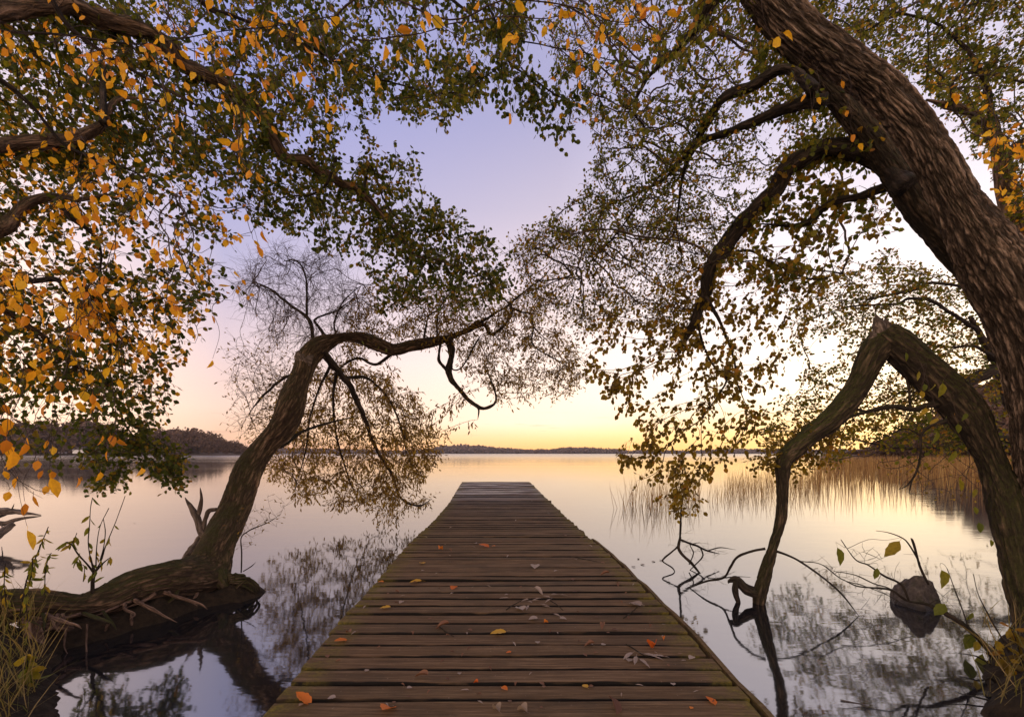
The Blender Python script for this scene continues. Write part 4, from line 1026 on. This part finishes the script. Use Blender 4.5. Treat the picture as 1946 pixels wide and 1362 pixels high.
# bare branch reaching out from the right bank over the boulder
plant('bare_shrub', P(1912, 1300, 2.75), 'bare twiggy shrub with a few lime leaves reaching over the boulder', 'shrub',
      [([(1925, 1330, 9), (1903, 1273, 9), (1873, 1229, 8), (1840, 1195, 7), (1805, 1168, 6.5), (1764, 1148, 5), (1723, 1141, 4), (1690, 1120, 3.5), (1632, 1114, 3), (1601, 1100, 1.5)], (2.75, 3.2)),
       ([(1727, 1141, 4), (1712, 1110, 4), (1679, 1093, 3.5), (1650, 1073, 3), (1625, 1062, 2.5), (1598, 1025, 1.5)], (3.05, 3.2)),
       ([(1723, 1140, 3), (1690, 1118, 2.5), (1660, 1108, 2.5), (1625, 1092, 2), (1585, 1085, 1.2)], (3.05, 3.3)),
       ([(1764, 1110, 5), (1748, 1075, 5), (1735, 1030, 4.5), (1731, 1022, 3)], (3.35, 3.4)),
       ([(1748, 1070, 3), (1728, 1035, 3), (1715, 1022, 2.5), (1690, 1012, 2), (1665, 1008, 1)], (3.38, 3.5)),
       ([(1840, 1195, 3), (1830, 1160, 2.5), (1815, 1120, 2), (1800, 1080, 1.2)], (2.9, 3.0)),
       ([(1925, 1310, 5), (1890, 1268, 4), (1862, 1250, 3.5), (1850, 1245, 2.5), (1820, 1240, 1.5)], (2.7, 2.9)),
       ([(1920, 1335, 5), (1890, 1292, 5), (1876, 1290, 4.5), (1872, 1296, 3)], (2.6, 2.6)),
       ([(1910, 1362, 4), (1890, 1335, 3.5), (1862, 1325, 3), (1830, 1318, 2), (1815, 1312, 1.2)], (2.4, 2.5)),
       ([(1930, 1300, 5), (1918, 1240, 4), (1885, 1180, 3), (1860, 1130, 2), (1850, 1090, 1.2)], (2.75, 2.9))],
      0, 'bark_dark', extra=lambda t: (t.grow([(1640, 1030), (1720, 1060), (1800, 1120), (1880, 1200), (1860, 1260), (1760, 1170), (1640, 1130)], 60, (2.9, 3.3), .05, .06, .0012, ntw=30, lp=0),
            t.leaves_at([(1595, 1053, 40, 5), (1703, 1040, 44, -12), (1664, 1086, 26, -30), (1795, 1095, 38, 10), (1790, 1155, 32, -15), (1842, 1215, 40, 5), (1870, 1262, 60, 0), (1876, 1290, 44, 10), (1843, 1168, 22, -40), (1856, 1225, 24, 0)], 2.95, 40, 'lime')))
# dead snag
plant('dead_snag', on_water(1300, 1062), 'tangled dead branch dipping into the water right of the jetty', 'dead branch',
      [([(1293, 1020, 4), (1289, 1038, 5), (1296, 1052, 5), (1316, 1071, 4.5), (1332, 1091, 4)], (5.4, 5.1)),
       ([(1330, 1089, 4), (1316, 1096, 4), (1300, 1101, 3)], (5.1, 4.9)),
       ([(1290, 1036, 4), (1276, 1049, 3.5), (1263, 1060, 3.5), (1260, 1067, 3), (1278, 1079, 2.5), (1284, 1090, 2)], (5.38, 5.15)),
       ([(1294, 1026, 4), (1322, 1036, 3.5), (1345, 1046, 3), (1368, 1052, 1.5)], (5.4, 5.6)),
       ([(1330, 1039, 3), (1336, 1056, 3), (1322, 1072, 2.5), (1306, 1088, 2)], (5.45, 5.2)),
       ([(1345, 1046, 2.5), (1368, 1040, 2), (1398, 1044, 1)], (5.5, 5.7)),
       ([(1290, 1040, 4), (1293, 1010, 4), (1294, 980, 4), (1298, 945, 3.5), (1304, 910, 3), (1296, 870, 2)], (5.4, 5.2)),
       ([(1310, 1072, 3), (1318, 1050, 2.5), (1312, 1035, 2), (1330, 1030, 1)], (5.3, 5.4))], 0, 'bark_dark',
      extra=lambda t: (t.grow([(1262, 1040), (1300, 1015), (1370, 1035), (1395, 1045), (1350, 1075), (1290, 1070)], 50, (5.2, 5.6), .06, .07, .0014, ntw=30, lp=0),
                       t.grow([(1240, 880), (1320, 880), (1330, 960), (1290, 1000), (1250, 950)], 60, (5, 5.5), .07, .09, .0014, ntw=110, lp=2, lsize=(.04, .07), cls='amber', droop=.8)))
# shoot growing from the lying trunk
plant('willow_shoot', P(175, 1125, 3.4), 'small leafy willow shoot growing up from the lying trunk', 'shoot',
      [([(175, 1128, 7), (176, 1105, 7), (178, 1085, 5), (172, 1060, 3), (168, 1030, 2.5), (170, 1000, 2), (172, 965, 1.5), (176, 945, 1)], (3.4, 3.5)),
       ([(178, 1088, 5), (164, 1070, 4), (148, 1052, 3.5), (136, 1034, 3), (125, 1030, 2), (110, 1046, 1)], (3.4, 3.35)),
       ([(177, 1090, 4), (192, 1065, 3), (200, 1040, 2.5), (212, 1010, 2), (224, 980, 1.5), (238, 942, 1)], (3.4, 3.5)),
       ([(178, 1088, 4), (195, 1070, 3), (210, 1058, 2)], (3.4, 3.35)), ([(190, 1065, 3), (197, 1040, 2), (200, 1010, 2), (196, 985, 1.2)], (3.4, 3.5)),
       ([(182, 1075, 3), (184, 1040, 2), (190, 1000, 1.5), (207, 965, 1)], (3.4, 3.5)),
       ([(136, 1034, 2), (143, 1020, 1.5), (146, 1012, 1)], (3.36,3.34)), ([(150, 1055, 2), (146, 1072, 1.5), (160, 1075, 1), (158, 1105, .8)], (3.37,3.37))],
      46, 'bark_dark', 'lime', .085, 'W', 1.2)
# driftwood
def sticks(name, label, cat, items, mat='bark_grey', sides=12):
    o0 = None
    pos = P(*items[0][0][0][:2], items[0][1][0])
    t = Tree(name, pos, label, cat, 'twig')
    for pts, dep in items: t.limb(pts, dep, mat, 'log', sides, 8, seed=False)
    t.finish()
sticks('driftwood', 'weathered driftwood log with broken stubs lying in the water at far left', 'driftwood',
       [([(-90, 985, 12), (-30, 978, 13), (20, 972, 8), (50, 975, 6), (78, 978, 3)], (7.0, 7.1)), ([(-60, 1000, 9), (0, 995, 7), (40, 985, 5), (78, 980, 3)], (6.9, 7.05)),
        ([(-70, 1070, 12), (-30, 1040, 11), (0, 1015, 9), (20, 1000, 8), (27, 996, 7)], (6.0, 6.6)), ([(18, 975, 3), (24, 964, 3), (27, 957, 1.5)], (7.05, 7.05)), ([(2, 995, 3), (5, 1005, 3), (3, 1020, 2)], (6.9, 6.9))])
sticks('floating_stick', 'pale bare stick floating on the water in the lower right', 'stick', [([(1597, 1329, 2.5), (1640, 1338, 3), (1690, 1349, 3), (1732, 1355, 2)], (2.47, 2.36))], 'bark_grey', 8)

# bank plants
def bank_h(x, y): return .12
def tuft(name, label, spots, n, h, wid=.004, cls='grass', lean=.35):
    B_ = []
    for (x, y, z, r) in spots:
        k = n // len(spots)
        a = rng.uniform(0, 6.28, k); q = r * np.sqrt(rng.random(k))
        B_.append(np.stack([x + q * np.cos(a), y + q * np.sin(a), np.full(k, z)], 1))
    b = np.vstack(B_)
    blades(name, b, rng.uniform(h * .5, h, len(b)), rng.uniform(wid * .6, wid * 1.3, len(b)), cls, label, 'grass', lean, .8, 'stuff')
tuft('dry_grass', 'dry tangled grass hanging on the left bank', [(-2.75, 2.3, .1, .1), (-3.1, 2.6, .15, .14), (-3.5, 2.95, .2, .16), (-3.9, 3.25, .2, .2), (-2.6, 2.15, .05, .1)], 250, .36, .0026)
tuft('bank_grass', 'brown dry grass at the foot of the snapped tree on the right bank', [(2.72, 2.3, .1, .1), (3.02, 2.55, .15, .12), (3.45, 2.9, .2, .15)], 80, .34, .0026)
plant('nettle_stem', P(40, 1210, 2.9), 'yellowing tall weed with drooping leaves on the left bank', 'weed',
      [([(36, 1220, 3), (38, 1170, 3), (46, 1120, 3), (56, 1085, 2.5), (68, 1060, 2.5), (80, 1030, 2), (92, 1000, 1)], (2.9, 3.0)),
       ([(50, 1240, 3), (52, 1180, 3), (50, 1130, 2.5), (60, 1090, 2), (62, 1060, 1)], (2.85, 2.9)), ([(20, 1210, 3), (12, 1150, 3), (8, 1110, 2), (10, 1070, 1)], (2.9, 3)),
       ([(85, 1130, 2), (86, 1090, 1.6), (92, 1060, 1.4), (98, 1050, 1)], (2.95, 3.0))],
      120, 'bark_dark', 'lime', .06, 'W', 1.4)
plant('broadleaf_weed', P(45, 1330, 2.45), 'green broad-leaved weed low on the left bank', 'weed',
      [([(45, 1362, 3), (50, 1310, 3), (52, 1270, 2), (50, 1240, 1.5)], (2.4, 2.45)), ([(20, 1380, 3), (18, 1330, 2), (25, 1290, 1.5)], (2.35, 2.4)), ([(60, 1362, 2), (68, 1320, 2), (64, 1290, 1)], (2.4, 2.45))],
      40, 'bark_dark', 'lime', .055, 'B', 1.2)
plant('fern_clump', P(1925, 1345, 2.5), 'low bramble clump with lime and rusty leaves beside the snapped tree base', 'bramble',
      [([(1945, 1375, 3), (1920, 1330, 3), (1900, 1300, 2), (1880, 1300, 1)], (2.45, 2.5)), ([(1940, 1375, 3), (1935, 1320, 3), (1925, 1270, 2), (1905, 1230, 1)], (2.45, 2.6)), ([(1930, 1380, 3), (1900, 1350, 2), (1870, 1345, 1)], (2.4, 2.4)),
       ([(1950, 1370, 3), (1945, 1300, 2), (1935, 1230, 2), (1920, 1190, 1)], (2.5, 2.7))], 46, 'bark_dark', 'amber', .06, 'B', .6)

# boathouse on the left shore
def house():
    c = np.array([(157 - CX) / F * 296, 296, 1.3])
    r = empty('boathouse', tuple(c), 'tiny white house under trees on the far left shore', 'house')
    def box(x0, x1, y0, y1, z0, z1): return [(x, y, z) for x in (x0, x1) for y in (y0, y1) for z in (z0, z1)]
    bf = [(0, 1, 3, 2), (4, 6, 7, 5), (0, 4, 5, 1), (2, 3, 7, 6), (0, 2, 6, 4), (1, 5, 7, 3)]
    w = np.array(box(-4, 4, -3, 3, 0, 2.6)) + c
    mesh_obj('wall', w, bf, M['white'], r, None, False)
    v = np.array([(-4.4, -3.4, 2.6), (4.4, -3.4, 2.6), (4.4, 3.4, 2.6), (-4.4, 3.4, 2.6), (-4.4, 0, 4.6), (4.4, 0, 4.6)]) + c
    mesh_obj('roof', v, [(0, 1, 5, 4), (2, 3, 4, 5), (0, 4, 3), (1, 2, 5), (0, 3, 2, 1)], M['roof'], r, None, False)
M['white'] = plain_mat('white_render', (.6, .58, .55), (.72, .7, .68), 2, .9, 0)
M['roof'] = plain_mat('dark_roof', (.05, .04, .04), (.09, .07, .06), 2, .9, 0)
house()

# ------------------------------------------------------------------ things lying on the deck
def leaf_mesh(i, curl, cup, w, fold=0.0):
    v, f = leaf_big(w, curl, cup, .3, 9)
    v = v - np.array([0, .65, 0])
    for k in range(len(v)):
        v[k, 2] += .06 * mnoise.noise(Vector((v[k, 0] * 5, v[k, 1] * 4, i * 3.3))) + fold * abs(v[k, 0])
    v[:, 2] -= v[:, 2].min()
    return v, f
DL = {}
SH = {'broad': (.12, .2, .36), 'cupped': (-.35, .6, .34), 'curled': (.35, .9, .26), 'folded': (.25, 1.6, .34), 'narrow': (.12, .4, .12), 'round': (.1, .35, .44)}
NL = 0
def deck_leaf(x, y, px, shape, mat, label, group=None, yaw=None, roll=0.0, pitch=0.0):
    global NL
    key = (shape, mat, rng.integers(0, 3))
    if key not in DL:
        c, cu, w = SH[shape]
        v, f = leaf_mesh(len(DL), c, cu, w)
        me = bpy.data.meshes.new('fallen_leaf'); me.from_pydata(v.tolist(), [], [list(q) for q in f])
        at = me.attributes.new('rnd', 'FLOAT', 'POINT'); at.data.foreach_set('value', np.full(len(v), rng.random(), dtype=np.float32))
        me.polygons.foreach_set('use_smooth', [True] * len(me.polygons)); me.materials.append(M[mat]); DL[key] = me
    d = deck_d(y)
    o = bpy.data.objects.new('fallen_leaf', DL[key]); col.objects.link(o)
    p = deck_pt(x, y)
    s = px / F * d / 1.1
    o.location = (p[0], p[1], p[2] + .006); o.scale = (s, s, s)
    o.rotation_euler = (pitch, roll, rng.uniform(0, 6.28) if yaw is None else yaw)
    return tag(o, label, 'leaf', group)
R_ = math.radians
deck_leaf(580, 1337, 40, 'cupped', 'fall_orange', 'bright orange leaf near the left edge at the front of the jetty', None, 1.4, 0, .25)
deck_leaf(738, 1350, 40, 'round', 'fall_orange', 'rounded salmon orange leaf on the nearest plank left of centre', None, 2.9, 0, .5)
deck_leaf(1352, 1337, 26, 'round', 'fall_orange', 'small bright orange leaf near the right edge at the front', None, .4, .3, .3)
deck_leaf(651, 1220, 26, 'broad', 'fall_orange', 'orange leaf at the left edge beside a brown one, a few planks up', None, 2.2, 0, .3)
deck_leaf(663, 1208, 22, 'curled', 'fall_brown', 'curled brown leaf touching the orange one at the left edge', None, .7)
deck_leaf(951, 1205, 34, 'broad', 'fall_yellow', 'amber yellow leaf lying by itself in the middle of the jetty', None, 1.9, 0, .1)
deck_leaf(1243, 1236, 30, 'folded', 'fall_orange', 'upright reddish leaf beside the twig of grey leaves', None, 3.1, 0, 1.0)
deck_leaf(957, 1310, 16, 'round', 'fall_orange', 'small orange leaf in the centre one plank above the front edge', None)
deck_leaf(1113, 1308, 18, 'broad', 'fall_yellow', 'small greenish yellow leaf right of centre near the front', None)
deck_leaf(1160, 1350, 44, 'curled', 'fall_brown', 'long curled brown leaf standing on the nearest plank right of centre', None, .3, .5, .7)
deck_leaf(945, 1356, 26, 'folded', 'fall_pale', 'pale folded leaf at the front edge left of another pale one', None, .6)
deck_leaf(995, 1357, 26, 'folded', 'fall_pale', 'pale folded leaf at the front edge right of another pale one', None, .9)
deck_leaf(922, 1040, 24, 'broad', 'fall_orange', 'orange leaf in the middle distance left of the jetty centre', None, 1.2, 0, .3)
deck_leaf(793, 1108, 26, 'broad', 'fall_yellow', 'yellow leaf towards the left edge halfway along the jetty', None, 1.5)
deck_leaf(863, 1118, 18, 'round', 'fall_orange', 'small orange leaf right of the yellow one halfway along', None)
deck_leaf(803, 1072, 18, 'broad', 'fall_yellow', 'small yellow leaf near the mossy left edge past halfway', None)
deck_leaf(735, 1157, 24, 'broad', 'fall_yellow', 'orange yellow leaf near the left edge on the wider planks', None, 1.5)
deck_leaf(1017, 1078, 22, 'round', 'fall_pale', 'pale round leaf lying right of centre past halfway', None)
deck_leaf(1210, 1152, 30, 'round', 'fall_pale', 'pale pinkish leaf near the right edge with a twig beside it', None)
deck_leaf(990, 1160, 26, 'round', 'fall_pale', 'largest pale leaf at the front left of the leaf cluster', None)
deck_leaf(1016, 1178, 20, 'round', 'fall_pale', 'pale round leaf just in front of the leaf cluster on the left', None)
deck_leaf(1057, 1171, 22, 'narrow', 'fall_pale', 'narrow pale leaf just in front of the leaf cluster on the right', None)
deck_leaf(1123, 1230, 22, 'curled', 'fall_brown', 'dark crumpled leaf right of centre with a pale rim', None)
deck_leaf(1123, 1226, 20, 'narrow', 'fall_pale', 'narrow pale leaf resting on the dark crumpled one', None)
deck_leaf(845, 1195, 28, 'curled', 'fall_brown', 'large dark curled leaf left of centre', None, 1.8)
deck_leaf(805, 1292, 32, 'curled', 'fall_brown', 'dark ragged clump of leaf near the front left of centre', None, 1.2)
deck_leaf(1145, 1193, 20, 'curled', 'fall_brown', 'dark green-brown crumpled leaf right of centre', None)
deck_leaf(1152, 1095, 20, 'curled', 'fall_brown', 'brown curled leaf near the right edge past halfway', None, 1.6)
deck_leaf(1212, 1150, 22, 'narrow', 'fall_pale', 'narrow pale leaf on the pinkish leaf by the right edge', None)
for (x, y, s) in ((1000, 1142, 18), (1008, 1146, 16), (1016, 1143, 18), (1023, 1140, 18), (1030, 1152, 24), (1036, 1155, 20), (1043, 1143, 20), (1053, 1132, 20), (1066, 1133, 22), (1040, 1137, 22), (1003, 1156, 22), (960, 1139, 20), (1056, 1087, 20), (1020, 1128, 26)):
    deck_leaf(x, y, s, 'narrow' if s != 26 else 'curled', 'fall_pale', 'slim pale dry leaf within the leaf cluster in the middle of the jetty', 'pale leaves in the cluster on the jetty')
kinds = (('fall_brown', ('curled', 'broad'), 'small brown dry leaf scattered on the jetty planks', 'small brown leaves scattered on the jetty', 62),
         ('fall_pale', ('narrow', 'round', 'narrow'), 'tiny pale dry leaf scattered on the jetty planks', 'tiny pale leaves scattered on the jetty', 48),
         ('fall_orange', ('broad', 'folded'), 'tiny orange leaf scattered on the jetty planks', 'tiny orange leaves scattered on the jetty', 8))
for mat, shs, lab, grp, n in kinds:
    for k in range(n):
        y = 940 + 410 * rng.random() ** 0.75
        d = deck_d(y)
        xl = CX + lerp_tab(TL, d) / d * F; xr = CX + lerp_tab(TR, d) / d * F
        u = rng.random()
        u = .5 + (u - .5) * (1 if rng.random() < .6 else .9)
        x = xl + 8 + (xr - xl - 16) * u
        deck_leaf(x, y, rng.uniform(8, 15) * (.75 if mat == 'fall_brown' else 1) * np.interp(y, [940, 1350], [.75, 1.3]), shs[k % len(shs)], mat, lab, grp)
for x, y in ((1205, 1077), (1222, 1073), (1241, 1067), (1256, 1065), (1213, 1062), (690, 989), (256, 994), (745, 1050)):
    c = on_water(x, y)
    v, f = leaf_mesh(3, .05, .2, .3); v = v * rng.uniform(.045, .07)
    a = rng.uniform(0, 6.28)
    v = np.stack([v[:, 0] * math.cos(a) - v[:, 1] * math.sin(a), v[:, 0] * math.sin(a) + v[:, 1] * math.cos(a), v[:, 2] + .003], 1) + c
    tag(mesh_obj('floating_leaf', v, f, M['fall_brown'], None, {'rnd': np.full(len(v), rng.random())}, True, c), 'tiny dark leaf floating on the still water beside the jetty', 'leaf', 'leaves floating on the water')
def twig_thing(label, pts, leaves=()):
    d0 = deck_d(pts[0][1])
    r = empty('fallen_twig', tuple(deck_pt(*pts[0]) + np.array([0, 0, .004])), label, 'twig')
    w = []
    for i, (x, y) in enumerate(pts):
        p = deck_pt(x, y); w.append((p[0], p[1], p[2] + .007 + .004 * (i % 2), .0035 * (1 - .6 * i / len(pts))))
    q = catmull(w, 5)
    v, f, b = tube(q[:, :3], q[:, 3], 6)
    mesh_obj('stem', v, f, M['bark_dark'], r, {'bark': b})
    for (x, y, px, yaw) in leaves:
        v, f = leaf_mesh(1, .1, .5, .13); s = px / F * deck_d(y) / 1.1
        v = v * s; c, sn = math.cos(yaw), math.sin(yaw)
        v = np.stack([v[:, 0] * c - v[:, 1] * sn, v[:, 0] * sn + v[:, 1] * c, v[:, 2]], 1) + deck_pt(x, y) + np.array([0, 0, .006])
        mesh_obj('leaf', v, f, M['fall_pale'], r, {'rnd': np.full(len(v), .3)})
twig_thing('twig with a fan of slim grey leaves near the right edge', [(1190, 1226), (1205, 1236), (1222, 1246), (1240, 1254)],
           [(1196, 1248, 34, 2.3), (1208, 1256, 32, 2.75), (1222, 1261, 34, 3.5), (1236, 1250, 40, 4.2), (1255, 1250, 28, 4.6)])
twig_thing('short dark twig under the pale leaf cluster on its left side', [(962, 1160), (975, 1152), (990, 1143)])
twig_thing('short dark twig under the pale leaf cluster on its right side', [(1046, 1143), (1058, 1151), (1070, 1161)])
twig_thing('forked dark twig right of centre past halfway along the jetty', [(1085, 1058), (1110, 1064), (1135, 1068)])
twig_thing('thin twig beside the pinkish pale leaf at the right edge', [(1185, 1176), (1200, 1166), (1212, 1154)])
twig_thing('thin curved twig left of centre below the dark curled leaf', [(835, 1192), (848, 1204), (862, 1211)])
HAZE = True
# ================================================================== LIGHT, SKY, CAMERA
SUN_AZ, SUN_EL = math.radians(43), math.radians(1.0)
def lin(c): return tuple(((v / 255 + 0.055) / 1.055) ** 2.4 if v > 10 else v / 255 / 12.92 for v in c)
def world():
    w = bpy.data.worlds.new('World'); sc.world = w; w.use_nodes = True
    nt = w.node_tree; nt.nodes.clear()
    T = NT.__new__(NT); T.t = nt
    out = T.n('ShaderNodeOutputWorld')
    tc = T.n('ShaderNodeTexCoord'); d = tc.outputs['Generated']
    nrm = T.n('ShaderNodeVectorMath', operation='NORMALIZE'); T.l(d, nrm.inputs[0])
    sp = T.n('ShaderNodeSeparateXYZ'); T.l(nrm.outputs[0], sp.inputs[0])
    z = sp.outputs[2]
    hx = T.n('ShaderNodeCombineXYZ'); T.l(sp.outputs[0], hx.inputs[0]); T.l(sp.outputs[1], hx.inputs[1])
    hn = T.n('ShaderNodeVectorMath', operation='NORMALIZE'); T.l(hx.outputs[0], hn.inputs[0])
    dot = T.n('ShaderNodeVectorMath', operation='DOT_PRODUCT'); T.l(hn.outputs[0], dot.inputs[0])
    dot.inputs[1].default_value = (math.sin(SUN_AZ), math.cos(SUN_AZ), 0)
    s = dot.outputs['Value']
    cen = T.ramp(z, [(0, (1.4, .62, .1)), (.025, (1.42, .80, .27)), (.07, (1.36, 1.0, .70)), (.2, (1.18, .93, .80)), (.36, (.88, .71, .73)), (.5, (.58, .51, .63)), (.62, lin((172, 168, 202))), (1, lin((142, 146, 198)))])
    lef = T.ramp(z, [(0, (.9, .42, .25)), (.03, (.96, .58, .38)), (.09, (.95, .66, .54)), (.2, (.78, .6, .62)), (.36, lin((184, 178, 208))), (.6, lin((152, 156, 210))), (1, lin((142, 146, 198)))])
    sun = T.ramp(z, [(0, (1.4, .8, .14)), (.04, (1.5, .93, .36)), (.12, (1.42, 1.16, .9)), (.3, (1.12, .98, .96)), (.5, (.76, .68, .79)), (.65, (.52, .48, .67)), (1, lin((142, 146, 198)))])
    bk = T.ramp(z, [(0, (2.2, 1.5, 1.0)), (.2, (2.0, 1.4, 1.0)), (.5, (1.25, 1.0, .86)), (1, lin((150, 150, 205)))])  # unseen sky behind the camera, brightened beyond natural as front fill light
    c = T.mix(T.maprange(s, -.4, .22), bk, lef)
    c = T.mix(T.maprange(s, .22, .8), c, cen)
    c = T.mix(T.maprange(s, .8, .99), c, sun)
    # glow round the sun
    g = T.n('ShaderNodeVectorMath', operation='DOT_PRODUCT'); T.l(nrm.outputs[0], g.inputs[0])
    ge = math.radians(5)
    g.inputs[1].default_value = (math.sin(SUN_AZ) * math.cos(ge), math.cos(SUN_AZ) * math.cos(ge), math.sin(ge))
    gl = T.math('POWER', T.math('MAXIMUM', g.outputs['Value'], 0.0), 80.0)
    c = T.mix(T.math('MULTIPLY', gl, 1.0), c, T.mix(1.0, c, (.7, .5, .2), 'ADD'))
    # thin cloud streaks low over the horizon
    mp = T.mapping(nrm.outputs[0], (7, 7, 110)); n = T.noise(mp, 1.0, 5, .6)
    band = T.math('MULTIPLY', T.maprange(z, .01, .05), T.maprange(z, .11, .06), clamp=True)
    c = T.mix(T.math('MULTIPLY', T.maprange(n, .60, .72, 0, .45), band), c, lin((215, 160, 130)))
    bg = T.n('ShaderNodeBackground'); T.l(c, bg.inputs[0]); bg.inputs[1].default_value = 1.0
    sky = T.n('ShaderNodeTexSky'); sky.sky_type = 'NISHITA'; sky.sun_disc = False
    sky.sun_elevation = SUN_EL; sky.sun_rotation = SUN_AZ
    bg2 = T.n('ShaderNodeBackground'); T.l(sky.outputs[0], bg2.inputs[0]); bg2.inputs[1].default_value = 0.012
    ad = T.n('ShaderNodeAddShader'); T.l(bg.outputs[0], ad.inputs[0]); T.l(bg2.outputs[0], ad.inputs[1])
    T.l(ad.outputs[0], out.inputs[0])
world()
L = bpy.data.lights.new('sun', 'SUN'); L.energy = 1.5; L.angle = math.radians(2); L.color = (1.0, .72, .42)
so = bpy.data.objects.new('sun', L); col.objects.link(so)
dv = Vector((math.sin(SUN_AZ) * math.cos(SUN_EL), math.cos(SUN_AZ) * math.cos(SUN_EL), math.sin(SUN_EL)))
so.rotation_euler = dv.to_track_quat('Z', 'Y').to_euler(); so.location = (6, 8, 8)

def haze():
    x0, x1, y0, y1, z0, z1 = -3700, 3700, -60, 2700, -1.9, 60
    v = [(x, y, z) for x in (x0, x1) for y in (y0, y1) for z in (z0, z1)]
    f = [(0, 1, 3, 2), (4, 6, 7, 5), (0, 4, 5, 1), (2, 3, 7, 6), (0, 2, 6, 4), (1, 5, 7, 3)]
    m = bpy.data.materials.new('evening_haze'); m.use_nodes = True
    nt = m.node_tree; nt.nodes.clear()
    o = nt.nodes.new('ShaderNodeOutputMaterial'); p = nt.nodes.new('ShaderNodeVolumePrincipled')
    p.inputs['Color'].default_value = (.85, .82, .9, 1); p.inputs['Density'].default_value = 0.00012; p.inputs['Anisotropy'].default_value = .3
    nt.links.new(p.outputs[0], o.inputs['Volume'])
    ob = mesh_obj('haze', v, f, m, None, None, False)
    tag(ob, 'thin evening haze over the lake', 'haze', None, 'stuff')
if HAZE: haze()

cam = bpy.data.cameras.new('camera'); co = bpy.data.objects.new('camera', cam); col.objects.link(co)
cam.sensor_width = 36; cam.sensor_fit = 'HORIZONTAL'; cam.lens = F / 1946 * 36
cam.shift_y = (HY - 681) / 1946
co.location = (0, 0, H); co.rotation_euler = (math.radians(90), 0, 0)
cam.clip_start = 0.05; cam.clip_end = 10000
sc.camera = co
sc.view_settings.view_transform = 'Standard'; sc.view_settings.look = 'None'
sc.view_settings.exposure = 0.2; sc.view_settings.gamma = 1
sc.render.engine = 'CYCLES'
sc.cycles.max_bounces = 8; sc.cycles.diffuse_bounces = 3; sc.cycles.glossy_bounces = 4; sc.cycles.transmission_bounces = 4
